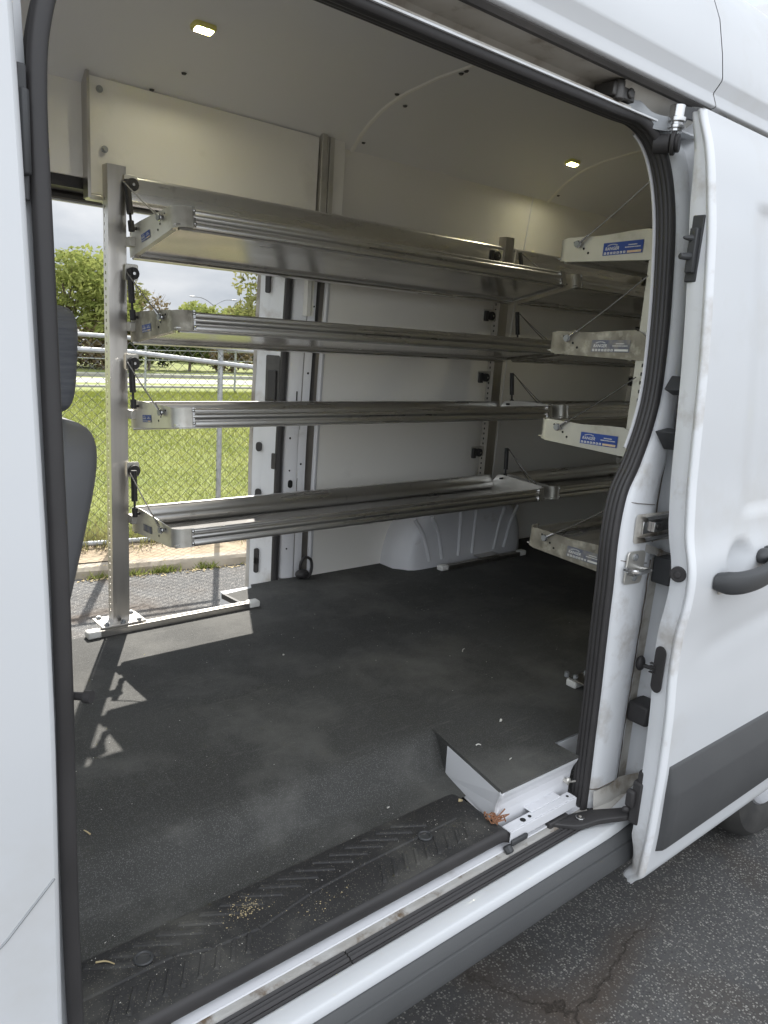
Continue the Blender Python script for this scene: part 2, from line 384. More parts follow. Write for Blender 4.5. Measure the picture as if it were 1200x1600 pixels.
# bracket on the sill beside the riser
b = MB()
b.box((1.402, .064, .592), (1.675, .092, .596)); b.box((1.402, .060, .566), (1.675, .0638, .5955)); b.box((1.51, .084, .5965), (1.635, .116, .600))
b.build('sill_bracket', M['inner_white'], van, smooth=False, bevel=.002)
b = MB()
for x, r in ((1.495, .005), (1.468, .008), (1.655, .004)): b.cyl((x, .078, .5958), (x, .078, .5972), r, 10)
b.pieces('bracket_hole', M['hole'], van)
# left well riser with torn mat corner
b = MB()
b.add([(1.505, 1.58, FL - .012), (1.489, 1.735, FL - .012), (1.489, 1.735, .50), (1.505, 1.58, .50)], [(0, 1, 2, 3)])
b.box((-.2, 1.578, .45), (1.50, 1.582, .688))
b.build('step_riser', M['inner_white'], van, smooth=False, solid=.003)
b = MB(); b.poly([(1.502, 1.572, FL - .016), (1.486, 1.74, FL - .016), (1.486, 1.74, FL + .006), (1.502, 1.572, FL + .003)], (.012, 0, 0))
b.build('mat_edge', M['rubber'], van, smooth=False)
b = MB(); b.box((-.2, 1.585, .44), (1.50, 2.0, .455)); b.build('far_step', M['step'], van, smooth=False)

# ---- near step tread
b = MB()
tp = [(.262, .592), (.2615, .603), (.257, .606), (.10, .604), (.0755, .603)]
np_ = [(.076, .6035), (.0715, .602), (.0678, .597), (.0668, .590), (.0668, .576), (.069, .571), (.076, .570)]
rows = []
for i in range(60):
    x = .30 + (1.405 - .30) * i / 59
    k = max(0, (x - 1.375) / .03)
    rows.append([(x, y, z - .012 * k * k) for y, z in tp])
b.loft(rows)
b.add([(.30, .262, .603), (.30, .076, .603), (.30, .076, .5), (.30, .262, .5)], [(0, 1, 2, 3)])
b.build('entry_step', M['step'], van, angle=40)
b = MB(); rows = []
for i in range(60):
    x = .295 + (1.408 - .295) * i / 59
    k = max(0, (x - 1.375) / .03)
    rows.append([(x, y, z - .010 * k * k) for y, z in np_])
b.loft(rows); b.build('step_nosing', M['rubber'], van, angle=50)
# raised chevron ribs on the tread, one part
b = MB()
def rib(x0, y0, x1, y1, w=.016, h=.0035):
    a, c = Vector((x0, y0, .6045)), Vector((x1, y1, .6045)); d = (c - a).normalized(); n = Vector((-d.y, d.x, 0)) * w / 2
    e = d * .006
    vs = [a-n, a+n, c+n, c-n]; top = [a-n*.5+e, a+n*.5+e, c+n*.5-e, c-n*.5-e]
    vs = vs + [v + Vector((0, 0, h)) for v in top]
    b.add(vs, [(4, 5, 6, 7), (0, 1, 5, 4), (1, 2, 6, 5), (2, 3, 7, 6), (3, 0, 4, 7)])
for i in range(17):
    x = .40 + i * .047
    rib(x, .246, x + .085, .196)
for i in range(9):
    x = .43 + i * .034; rib(x, .150, x - .035, .096, .011, .003)
for i in range(9):
    x = 1.05 + i * .034; rib(x, .150, x - .035, .096, .011, .003)
pa = [(.34, .175), (.55, .175), (.62, .150), (.72, .142), (.86, .165), (1.0, .172), (1.32, .175)]
for p, q in zip(pa, pa[1:]): rib(p[0], p[1], q[0], q[1], .010, .004)
b.build('tread_rib', M['step'], van, smooth=False)
b = MB()
for x, y in ((.50, .20), (1.20, .165)): b.tube([(x + .016*math.cos(a), y + .016*math.sin(a), .6075) for a in [2*PI*k/16 for k in range(16)]], .003, 6, closed=True)
for x, y in ((.50, .20), (1.20, .165)): b.cyl((x, y, .603), (x, y, .6062), .014, 14)
b.pieces('tread_plug', M['plastic'], van)
# little hooks under the nosing
b = MB()
b.box((.47, .060, .535), (.50, .078, .565)); b.cyl((1.395, .065, .56), (1.395, .05, .545), .012, 10); b.box((1.40, .050, .560), (1.462, .059, .576))
b.pieces('step_clip', M['plastic'], van, bevel=.004)

# ---- near sill
b = MB()
b.extx([(.092, .572), (.090, .556), (.086, .552), (.076, .551), (.072, .549), (.066, .5485), (.065, .545)], -.3, 1.72)
b.build('sill_flange', M['inner_white'], van)
b = MB()
rows = []
for i in range(160):
    x = -.3 + 2.02 * i / 159
    j = .003 * math.sin(x * 37) + .003 * math.sin(x * 91 + 1)
    rows.append([(x, .066, .5445), (x, .058 + j, .5440 + .2 * j), (x, .050, .5435), (x, .045, .540)])
b.loft(rows); b.build('sill_dirt', M['rust'], van)
b = MB()
SS = [(.047, .541), (.044, .5445), (.039, .540), (.035, .543), (.030, .538), (.027, .5415), (.022, .536), (.018, .538), (.016, .532)]
b.extx(SS, -.3, .865)
b.extx([(y, z - .001) for y, z in SS], .869, 1.76)
b.build('sill_seal', M['rubber'], van)
b = MB()
pf = [(.0165, .530), (.013, .533), (.009, .5345), (-.023, .529), (-.0265, .5275), (-.028, .525), (-.034, .511), (-.032, .505)]
rows = []
for i in range(50):
    x = -.4 + 2.40 * i / 49
    k = max(0., (x - 1.66) / .28); k = min(k, 1.)
    rows.append([(x, y + .014 * k * k, z + .05 * k * k * (1 if j < 5 else .3)) for j, (y, z) in enumerate(pf)])
b.loft(rows); b.build('sill_panel', M['paint'], van, angle=60)
b = MB()
b.extx([(-.026, .507), (-.036, .507), (-.042, .502), (-.050, .482), (-.044, .478), (-.0515, .474), (-.064, .444), (-.062, .428), (-.03, .418)], -.6, 2.05)
b.build('rocker_cladding', M['clad'], van)

# ---- near body skin : front part, upper part, rear part
b = MB()
zs = [.36 + .05 * i for i in range(48)]
zs = [z for z in zs if z < 2.62]
def skinrow(x): return [(x, skin(z), z) for z in zs]
b.loft([skinrow(x) for x in (.02, .16, .27, .284)])
# rounded return into the jamb
b.loft([[(.284, skin(z), z) for z in zs], [(.290, skin(z) + .003, z) for z in zs], [(.293, skin(z) + .010, z) for z in zs], [(.297, skin(z) + .04, z) for z in zs], [(.306, skin(z) + .075, z) for z in zs], [(.322, skin(z) + .078, z) for z in zs]])
# front door skin and cab side below and above the cab window
b.loft([[(x, skin(z), z) for z in zs if z < 1.32] for x in (-1.3, .014)])
b.loft([[(x, skin(z), z) for z in zs if z > 2.04] for x in (-.9, .014)])
b.build('side_panel', M['paint'], van, angle=50)
# swage line on front panel : shadow gap of the front door corner
b = MB()
b.tube([(.10, skin(.84) - .0005, .84), (.22, skin(.945) - .0005, .945), (.284, skin(1.015) - .0005, 1.015)], .0018, 6); b.build('panel_gap', M['gal'], van)
# upper body above the door
b = MB()
up = [(.130, 2.396), (.106, 2.397), (.0965, 2.399), (.095, 2.403), (.106, 2.430), (.106, 2.434), (.089, 2.457), (.0885, 2.466), (.098, 2.52), (.118, 2.60), (.150, 2.67), (.19, 2.73), (.24, 2.765), (.34, 2.795)]
b.extx(up, -.9, 1.9285, n=6); b.extx(up, 1.9325, 4.4, n=6)
b.build('upper_panel', M['paint'], van, angle=60)
b = MB(); b.extx([(y + .004, z) for y, z in up[1:]], 1.925, 1.936); b.build('panel_gap', M['hole'], van)
# rear quarter skin behind the slid door
b = MB()
zr = [.42 + .06 * i for i in range(34) if .42 + .06 * i < 2.4]
b.loft([[(x, skin(z), z) for z in zr] for x in (1.96, 2.30)])
b.loft([[(x, skin(z), z) for z in zr if z > .85] for x in (2.30, 3.5)])
b.loft([[(x, skin(z), z) for z in zr] for x in (3.5, 4.4)])
b.build('rear_quarter', M['paint'], van)
# roof
b = MB()
rp = [(.34, 2.795), (.5, 2.815), (1.0, 2.83), (1.5, 2.815), (1.66, 2.795), (1.73, 2.765), (1.775, 2.72), (1.83, 2.60), (1.87, 2.46), (1.90, 2.40), (1.91, 2.30), (1.93, 2.24)]
b.extx(rp, -.9, 4.4); b.build('roof', M['paint'], van, angle=50)
# far side skin (left side of the van)
def skl(z): return 2.0 - skin(z)
b = MB()
zl = [.42 + .06 * i for i in range(34) if .42 + .06 * i < 2.45]
b.loft([[(x, skl(z), z) for z in zl] for x in (1.755, 3.0, 4.4)]); b.build('far_side_panel', M['paint'], van); b = MB()
b.loft([[(x, skl(z), z) for z in zl] for x in (.05, .30)])
b.loft([[(x, skl(z), z) for z in zl if z < 1.32] for x in (-1.3, .05)])
b.build('far_side_panel', M['paint'], van)
# cab front, bonnet and end walls, out of the frame
b = MB()
b.loft([[(-.9, .12, 2.44), (-.9, 1.0, 2.80), (-.9, 1.88, 2.44)], [(-1.0, .10, 2.2), (-1.0, 1.0, 2.34), (-1.0, 1.90, 2.2)]])
b.loft([[(-1.3, .02, 1.32), (-1.45, 1.0, 1.34), (-1.3, 1.98, 1.32)], [(-2.2, .08, 1.05), (-2.35, 1.0, 1.1), (-2.2, 1.92, 1.05)], [(-2.3, .1, .4), (-2.5, 1.0, .4), (-2.3, 1.9, .4)]])
b.loft([[(-1.3, .0, 1.32), (-1.3, .0, .6)], [(-2.25, .08, 1.05), (-2.25, .08, .5)]])
b.loft([[(-1.3, 2.0, 1.32), (-1.3, 2.0, .6)], [(-2.25, 1.92, 1.05), (-2.25, 1.92, .5)]])
b.build('cab_shell', M['paint'], van)
b = MB(); b.box((-1.3, .05, .5), (-.2, 1.95, .56)); b.build('cab_floor', M['rubber'], van)
b = MB(); b.add([(-1.0, .12, 2.2), (-1.0, 1.88, 2.2), (-1.42, 1.95, 1.33), (-1.42, .05, 1.33)], [(0, 1, 2, 3)]); b.build('windscreen', M['glass'], van, solid=.005)

# ---- door opening path: seal, jamb
rear = [(1.702, .539), (1.700, .669), (1.692, .864), (1.676, 1.055), (1.666, 1.199), (1.664, 1.334), (1.684, 1.448), (1.735, 1.526), (1.786, 1.622), (1.815, 1.72), (1.830, 1.881), (1.834, 2.038), (1.828, 2.145), (1.806, 2.232), (1.765, 2.290), (1.70, 2.318), (1.60, 2.318)]
top = [(1.25, 2.318), (.8, 2.320), (.58, 2.318), (.49, 2.305), (.425, 2.275), (.380, 2.225), (.354, 2.155), (.343, 2.07)]
front = [(.340, 1.9), (.337, 1.5), (.336, 1.1), (.340, .78), (.345, .55), (.345, .40)]
loop2 = [Vector((x, 0, z)) for x, z in rear + top + front]
path2 = catmull(loop2, 6)
cen = Vector((1.05, 0, 1.4))
def offset(path, d):
    out = []
    for i, p in enumerate(path):
        t = path[min(i+1, len(path)-1)] - path[max(i-1, 0)]; t.normalize()
        n = Vector((t.z, 0, -t.x))
        if n.dot(p - cen) < 0: pass
        out.append(p + n * d)
    return out
# travelling up the rear, forward along the top, down the front: outward normal is (t.z,0,-t.x)
def seal_section(path, sec):
    """sec: list of (outward, yoff)"""
    rows = []
    offs = {}
    for o, _ in sec:
        if o not in offs: offs[o] = offset(path, o)
    for i in range(len(path)):
        rows.append([(offs[o][i].x, skin(path[i].z) + yo, offs[o][i].z) for o, yo in sec])
    return rows
sec = [(.026, .062), (.024, .057), (.020, .054), (.008, .055), (.002, .058), (.0, .062), (.002, .065), (.0045, .066), (.002, .068), (.0, .072), (.0, .076), (.0045, .078), (.001, .081), (.0, .085), (.001, .089), (.005, .091), (.002, .094), (.002, .098), (.008, .102), (.020, .104)]
b = MB(); b.loft(seal_section(path2, sec)); b.build('door_seal', M['rubber'], van, angle=70)
# inner flange behind the seal
b = MB(); b.loft(seal_section(path2[44:88], [(.008, .101), (.001, .104), (.002, .108), (.012, .112)])); b.build('door_frame', M['inner_white'], van)
# rear jamb surface
n_r = 15 * 6
pr = path2[:n_r + 4]
def rear_x(z):
    q = [p for p in pr if p.x > 1.64]
    if z > 2.27: return lerp_t([(2.27, 1.783), (2.33, 1.72), (2.40, 1.70)], z)
    return min(q, key=lambda p: abs(p.z - z)).x
rows = []
for i in range(90):
    z = .54 + (2.395 - .54) * i / 89; s_ = skin(z)
    x0 = rear_x(z) + .025; xe = 1.965; t_ = xe - x0
    pts = [(x0, .066), (x0 + .012, .055), (x0 + .030, .048), (x0 + t_*.42, .046), (x0 + t_*.52, .050), (x0 + t_*.60, .066), (x0 + t_*.64, .070), (x0 + t_*.80, .068), (x0 + t_*.88, .05), (xe, .004)]
    up_ = max(0, z - 2.30) * .6
    rows.append([(x, s_ + y + (up_ if j < 8 else 0), z) for j, (x, y) in enumerate(pts)])
b = MB(); b.loft(rows)
# corner fill above
b.build('door_jamb', M['jamb'], van, angle=60)
b = MB()
b.add([(1.60, .20, 2.335), (2.0, .20, 2.335), (2.0, .11, 2.41), (1.60, .11, 2.41)], [(0, 1, 2, 3)])
b.build('jamb_corner', M['dirty_jamb'], van)
# lower dirty corner plate
b = MB()
b.loft([[(1.73, .046, .60), (1.80, .040, .60), (1.86, .050, .60), (1.93, .03, .60)], [(1.73, .040, .55), (1.80, .032, .55), (1.86, .035, .55), (1.93, .02, .55)], [(1.73, .020, .536), (1.80, .018, .536), (1.86, .012, .54), (1.93, .0, .54)], [(1.73, -.02, .531), (1.80, -.016, .534), (1.86, -.010, .537), (1.93, -.002, .54)]])
b.build('sill_corner', M['dirty_jamb'], van)
# sealant crack lines on the jamb
def jamb_pt(z, f, dy=-.0015):
    # x on jamb for fraction f at height z
    x0 = rear_x(z) + .025; xe = 1.965
    yy = lerp_t([(0, .066), (.1, .048), (.42, .046), (.52, .050), (.60, .066), (.64, .070), (.80, .068), (.88, .05), (1, .004)], f)
    return (x0 + (xe - x0) * f, skin(z) + yy + dy, z)
b = MB()
random.seed(3)
b.tube([jamb_pt(.56 + i * .03, .66 + random.uniform(-.012, .012)) for i in range(24)], .0022, 5)
b.tube([jamb_pt(1.30 + i * .035, .66 + random.uniform(-.01, .01)) for i in range(26)], .0022, 5)
b.tube([jamb_pt(.60, f * .05 + .02) for f in range(0, 9)], .0018, 5)
b.tube([jamb_pt(.80, .68 + f * .03) for f in range(0, 5)], .0015, 5)
b.tube([jamb_pt(1.275 - .003 * f, f * .06 + .04) for f in range(0, 8)], .0012, 5)
b.tube([jamb_pt(1.425 - .002 * f, f * .06 + .05) for f in range(0, 8)], .0012, 5)
b.build('seam_sealer', M['sealant'], van)
b = MB()
rows = [[jamb_pt(.565 + i * .03, f, -.0008) for f in (.69, .75, .81)] for i in range(24)]
b.loft(rows); b.build('grime_strip', M['dirty_jamb'], van)

# ---- top track
b = MB()
tr = [(.152, 2.338), (.150, 2.345), (.154, 2.352), (.162, 2.353), (.170, 2.350), (.215, 2.350), (.222, 2.358), (.222, 2.382), (.21, 2.392), (.135, 2.394), (.131, 2.391)]
b.extx(tr, .30, 1.66); b.build('roller_track', M['dirty_jamb'], van)
b = MB(); b.tube([(.30, .156, 2.343), (1.0, .156, 2.343), (1.66, .156, 2.343)], .0055, 8); b.build('track_rail', M['wcap'], van)
b = MB(); b.extx([(.132, 2.393), (.126, 2.387), (.120, 2.391), (.114, 2.386), (.106, 2.394), (.106, 2.399), (.132, 2.399)], .30, 1.93); b.build('track_seal', M['old_rubber'], van)
b = MB(); b.box((.29, .135, 2.335), (1.96, .185, 2.339)); b.build('track_floor', M['jamb'], van)
# roller carriage, arm and bumper
b = MB()
b.box((1.575, .145, 2.356), (1.66, .20, 2.385)); b.cyl((1.60, .150, 2.35), (1.60, .150, 2.392), .014, 12); b.cyl((1.64, .14, 2.372), (1.64, .19, 2.372), .012, 12)
b.box((1.655, .165, 2.35), (1.70, .19, 2.38))
b.build('roller_carriage', M['dark_metal'], van, bevel=.003)
b = MB()
def flatbar(path, w, t):
    P = catmull(path, 5); rows = []
    for i, p in enumerate(P):
        tg = (P[min(i+1, len(P)-1)] - P[max(i-1, 0)]).normalized(); sd = tg.cross(Vector((0, 0, 1))).normalized(); upv = Vector((0, 0, 1))
        ww = lerp_t(w, i / (len(P)-1)) / 2
        rows.append([p + upv*ww - sd*t/2, p + upv*ww + sd*t/2, p - upv*ww + sd*t/2, p - upv*ww - sd*t/2])
    b.loft(rows, None, True, True)
flatbar([(1.655, .165, 2.362), (1.70, .160, 2.355), (1.735, .145, 2.335), (1.80, .125, 2.335)], [(0, .028), (.5, .036), (1, .03)], .010)
b.build('carriage_arm', M['gal'], van)
b = MB()
flatbar([(1.79, .118, 2.362), (1.835, .095, 2.362), (1.875, .068, 2.345), (1.90, .045, 2.325), (1.90, .02, 2.28), (1.88, .015, 2.20)], [(0, .024), (.35, .028), (.6, .075), (1, .02)], .010)
b.build('door_arm', M['plastic'], van)
b = MB(); b.cyl((1.80, .118, 2.318), (1.80, .118, 2.378), .018, 16); b.cyl((1.80, .118, 2.340), (1.80, .118, 2.350), .024, 16); b.cyl((1.80, .118, 2.325), (1.80, .118, 2.333), .023, 16)
b.build('pivot_bolt', M['steel'], van, bevel=.001)
b = MB()
b.cyl((1.775, .155, 2.292), (1.79, .120, 2.292), .022, 18); b.cyl((1.7905, .118, 2.292), (1.7945, .109, 2.292), .027, 18); b.cyl((1.795, .108, 2.292), (1.798, .100, 2.292), .021, 18)
b.build('rubber_bumper', M['rubber'], van, bevel=.002)

# ---- jamb hardware
b = MB()
sp = Vector((1.745, .036, 1.252))
def rrect(c, w, h, r, axis_u, axis_v, n=5):
    c = Vector(c); u = Vector(axis_u); v = Vector(axis_v); out = []
    for sx, sy, a0 in ((1, 1, 0), (-1, 1, PI/2), (-1, -1, PI), (1, -1, 3*PI/2)):
        for k in range(n + 1):
            a = a0 + PI/2 * k / n
            out.append(c + u * (sx*(w/2 - r) + r*math.cos(a)) + v * (sy*(h/2 - r) + r*math.sin(a)))
    return out
b.poly(rrect((1.752, skin(1.25)+.045, 1.252), .082, .088, .012, (1, .0, -.06), (.06, 0, 1)), (0, -.005, 0))
b.build('striker_plate', M['plate'], van, bevel=.0015)
b = MB()
b.tube(catmull([(1.775, .038, 1.247), (1.775, .008, 1.250), (1.765, -.004, 1.252), (1.715, -.002, 1.254), (1.705, .010, 1.254), (1.705, .03, 1.254)], 4), .0065, 8)
b.box((1.700, .0, 1.243), (1.776, .018, 1.251))
b.build('striker_loop', M['steel'], van)
b = MB()
for dx, dz in ((-.006, .030), (.0, -.026)):
    c = Vector((1.750 + dx, skin(1.25) + .041, 1.252 + dz)); b.cyl(c, c + Vector((0, -.006, 0)), .009, 14); b.cyl(c + Vector((0, -.0061, 0)), c + Vector((0, -.0085, 0)), .005, 6)
b.pieces('striker_screw', M['gal'], van)
# mid rail end
b = MB(); b.poly(rrect((1.872, skin(1.36)+.044, 1.350), .27, .078, .012, (1, 0, -.03), (0, 0, 1)), (0, -.001, 0)); b.build('rail_recess', M['dirty_jamb'], van, smooth=False)
b = MB()
b.extx([(.043, 1.384), (.020, 1.388), (.014, 1.382), (.018, 1.376), (.034, 1.374)], 1.757, 2.02)
b.extx([(.034, 1.318), (.012, 1.324), (.008, 1.330), (.014, 1.336), (.038, 1.333)], 1.750, 2.02)
b.box((1.765, .030, 1.340), (2.02, .036, 1.374)); b.box((1.802, .020, 1.343), (1.845, .030, 1.370))
b.build('middle_rail', M['steel'], van, bevel=.001)
b = MB(); b.cyl((1.822, .0198, 1.357), (1.822, .0172, 1.357), .009, 12); b.build('rail_screw', M['dark_metal'], van)
b = MB()
rows = [[(1.80 + .02*i, skin(1.3) + .0455, 1.305 - .006*i - .01*j + .004*random.random()) for j in range(3)] for i in range(8)]
b.loft(rows); b.build('grease_mark', M['rust'], van)
# plugs and buffers on the jamb
b = MB(); b.ell((1.868, .040, .955), (.016, .012, .022), 8); b.cyl((1.868, .035, .952), (1.885, .0, .945), .006, 8); b.ell((1.886, -.002, .945), (.008, .006, .008), 6); b.pieces('jamb_plug', M['rubber'], van)
b = MB(); b.box((1.865, -.005, .775), (1.94, .06, .835)); b.build('door_buffer', M['rubber'], van, bevel=.008)
b = MB(); b.box((1.872, -.005, 1.19), (1.92, .05, 1.265)); b.build('door_buffer', M['plastic'], van, bevel=.004)
for zz in (1.715, 1.60):
    b = MB(); b.poly([(1.845, .060, zz + .03), (1.80, .05, zz - .005), (1.845, .05, zz - .02)] if zz > 1.65 else [(1.84, .05, zz - .045), (1.785, .05, zz + .005), (1.84, .05, zz + .012)], (.02, -.045, 0)); b.build('guide_wedge', M['plastic'], van, bevel=.003)
b = MB(); b.box((1.838, .0, 1.612), (1.852, .03, 1.70)); b.build('guide_bar', M['rubber'], van, bevel=.003)
# dark hinge cover seen at the top of the front jamb
b = MB(); b.box((.300, .095, 1.93), (.313, .125, 2.09)); b.cyl((.306, .09, 1.96), (.306, .09, 2.06), .008, 8); b.build('jamb_cover', M['plastic'], van, bevel=.005)
b = MB(); b.cyl((.325, .075, 1.252), (.352, .045, 1.255), .006, 10); b.cyl((.350, .047, 1.2548), (.357, .039, 1.2555), .0095, 12); b.build('seal_peg', M['rubber'], van)

# lower roller arm
b = MB()
P = catmull([(1.585, .075, .548), (1.64, .040, .545), (1.70, .012, .553), (1.76, -.030, .562), (1.83, -.072, .572)], 5)
rows = []
for i, p in enumerate(P):
    tg = (P[min(i+1, len(P)-1)] - P[max(i-1, 0)]).normalized(); sd = tg.cross(Vector((0, 0, 1))).normalized()
    w = lerp_t([(0, .020), (.3, .027), (.5, .024), (1, .017)], i / (len(P)-1)); h = .009
    rows.append([p + sd*w + Vector((0, 0, h*.6)), p + sd*w*.7 + Vector((0, 0, h)), p - sd*w*.7 + Vector((0, 0, h)), p - sd*w + Vector((0, 0, h*.6)), p - sd*w + Vector((0, 0, -h)), p + sd*w + Vector((0, 0, -h))])
b.loft(rows, None, True, True); b.build('lower_arm', M['rubber'], van, bevel=.002)
b = MB(); b.cyl((1.655, .030, .555), (1.655, .030, .5605), .012, 16); b.build('arm_bolt', M['steel'], van, bevel=.001)
b = MB(); b.cyl((1.655, .030, .5606), (1.655, .030, .562), .004, 6); b.build('arm_bolt_socket', M['rust'], van)
b = MB(); b.box((1.56, .055, .530), (1.64, .10, .56)); b.build('lower_carriage', M['rubber'], van, bevel=.004)
b = MB(); b.cyl((1.675, .112, .625), (1.675, .092, .622), .006, 8); b.cyl((1.668, .095, .626), (1.70, .088, .622), .003, 8); b.ell((1.674, .094, .630), (.009, .006, .009), 6); b.build('sill_screw', M['plate'], van)

# ---- sliding door
DS = [(.30, -.118), (.44, -.126), (.55, -.134), (.75, -.138), (.90, -.134), (1.0, -.126), (1.10, -.124), (1.20, -.135), (1.28, -.135), (1.36, -.112), (1.49, -.098), (1.60, -.092), (1.75, -.083), (1.88, -.072), (2.08, -.050), (2.24, -.020), (2.30, .0), (2.345, .022)]
def dsk(z): return smooth_t(DS, z, .03)
b = MB()
xs = [1.758 + .0125 * i for i in range(105)]
zd = [.385 + (2.345 - .385) * i / 156 for i in range(157)]
def sstep(a, c, x):
    t = max(0, min(1, (x - a) / (c - a))); return t*t*(3-2*t)
def dxy(x, z):
    y = dsk(z)
    # large stamped window-like recess
    x0 = 1.975 - .05 * (z - 1.4) / .8
    k = sstep(x0, x0 + .10, x) * sstep(1.395, 1.412, z) * sstep(2.175, 2.150, z)
    y += .013 * k
    # soft lower swage
    t = (x - 1.83); zc = 1.045 + .10 * t
    y += .005 * math.exp(-((z - zc) / .034) ** 2) * sstep(1.80, 1.95, x)
    # handle dish
    r = ((x - 1.990) / .072) ** 2 + ((z - 1.282) / .052) ** 2
    if r < 1: y += .024 * (1 - r) ** .7
    # door bottom tumble under
    y += .03 * sstep(.43, .385, z)
    # bottom slopes
    return y
def bottom(x): return 0
b.loft([[(x, dxy(x, z), z - .0 ) for z in zd] for x in xs])
door = b.build('sliding_door', M['paint'], van, angle=60)
# leading edge return
b = MB()
EO = [(.385, 1.752), (.44, 1.741), (.75, 1.738), (1.1, 1.738), (1.22, 1.742), (1.36, 1.738), (1.6, 1.738), (2.0, 1.740), (2.24, 1.742), (2.345, 1.745)]
rows = []
for z in zd:
    y = dxy(1.758, z); xo = lerp_t(EO, z)
    th = lerp_t([(.385, .02), (.48, .03), (.52, .045), (1.1, .050), (1.3, .050), (2.1, .050), (2.15, .046), (2.345, .02)], z)
    kk = lerp_t([(.385, 0), (.45, .0), (.56, 1)], z)
    rows.append([(1.758, y, z), (1.750, y + .0015, z), (xo + .002, y + .005, z), (xo, y + .009, z), (xo + .001, y + .013, z), (xo + .010, y + .020, z), (xo + .011 + .004*kk, y + .024, z), (xo + .014, y + .024 + th*.45, z), (xo + .022, y + .02 + th, z), (xo + .06, y + .024 + th, z), (xo + .20, y + .026 + th, z)])
b.loft(rows); b.build('door_edge', M['jamb'], door, angle=50)
b = MB(); b.add([(1.745, dxy(1.758, 2.345), 2.345), (3.05, dxy(1.758, 2.345), 2.345), (3.05, .055, 2.352), (1.745, .05, 2.352)], [(0, 1, 2, 3)]); b.build('door_top', M['paint'], door, smooth=False)
# cladding on the door
b = MB()
cz = [(.497, .002), (.503, -.014), (.515, -.020), (.60, -.023), (.672, -.023), (.682, -.0215), (.745, -.004), (.754, -.001), (.758, .004)]
rows = []
for i, (x, k) in enumerate(((1.768, 0.05), (1.771, .5), (1.780, .9), (1.80, 1), (2.2, 1), (3.05, 1))):
    rows.append([(x + (.012 * (1 - (z - .497) / .26) if i < 4 else 0), dsk(z) + o * k - (.001 if i else -.003), z) for z, o in cz])
b.loft(rows); b.build('door_cladding', M['clad'], door, angle=50)
# handle
b = MB()
hp = catmull([(1.862, -.133, 1.246), (1.875, -.165, 1.247), (1.91, -.182, 1.249), (1.98, -.188, 1.252), (2.05, -.184, 1.258), (2.10, -.172, 1.268), (2.13, -.152, 1.278), (2.140, -.125, 1.281)], 5)
rows = []
for i, p in enumerate(hp):
    t = i / (len(hp)-1); hh = lerp_t([(0, .020), (.12, .029), (.4, .027), (.75, .024), (.9, .026), (1, .022)], t); dd = lerp_t([(0, .024), (.15, .019), (.5, .016), (.85, .018), (1, .024)], t)
    tg = (hp[min(i+1, len(hp)-1)] - hp[max(i-1, 0)]).normalized(); nn = Vector((-tg.y, tg.x, 0)).normalized(); u = Vector((0, 0, 1))
    ring = []
    for k in range(12):
        a = 2*PI*k/12; ca, sa = math.cos(a), math.sin(a)
        ring.append(p + nn * dd * math.copysign(abs(ca)**.6, ca) + u * hh * math.copysign(abs(sa)**.6, sa))
    rows.append(ring)
b.loft(rows, None, True, True); b.build('door_handle', M['plastic'], door, angle=60)
b = MB(); b.ell((2.105, -.14, 1.281), (.035, .022, .022), 8); b.build('handle_base', M['plastic'], door)
b = MB(); b.poly(rrect((1.90, -.137, 1.214), .05, .012, .004, (1, 0, 0), (0, 0, 1)), (0, -.002, 0)); b.build('handle_scuff', M['dirty_jamb'], door, smooth=False)
# hardware on the leading edge
b = MB(); b.poly(rrect((1.750, dsk(1.01)+.048, 1.010), .034, .125, .0165, (.22, .97, 0), (0, 0, 1)), (-.004, 0, 0))
for k in range(4): b.box((1.744, dsk(1.01)+.056, .995 + .008*k), (1.752, dsk(1.01)+.072, .998 + .008*k))
b.build('latch_plug', M['rubber'], door)
b = MB(); b.cyl((1.757, dsk(1.268)+.046, 1.268), (1.747, dsk(1.268)+.043, 1.268), .020, 18); b.cyl((1.7468, dsk(1.268)+.043, 1.268), (1.743, dsk(1.268)+.042, 1.268), .009, 12); b.build('door_grommet', M['rubber'], door, bevel=.002)
b = MB()
ly = dsk(2.04) + .040
b.box((1.752, ly - .005, 1.965), (1.775, ly + .025, 2.115)); b.box((1.738, ly + .0, 1.985), (1.756, ly + .02, 2.085))
b.cyl((1.745, ly + .012, 2.062), (1.718, ly + .022, 2.062), .009, 10, r2=.003); b.cyl((1.745, ly + .012, 2.022), (1.714, ly + .022, 2.020), .010, 10, r2=.007)
b.build('door_latch', M['plastic'], door, bevel=.004)
b = MB(); by = dsk(.63) + .075
b.box((1.752, by - .022, .555), (1.79, by + .008, .68)); b.box((1.738, by - .008, .605), (1.756, by + .016, .655)); b.cyl((1.745, by + .004, .60), (1.728, by + .012, .598), .008, 10); b.box((1.757, by - .020, .67), (1.78, by + .0, .712))
b.build('door_hinge', M['rubber'], door, bevel=.006)

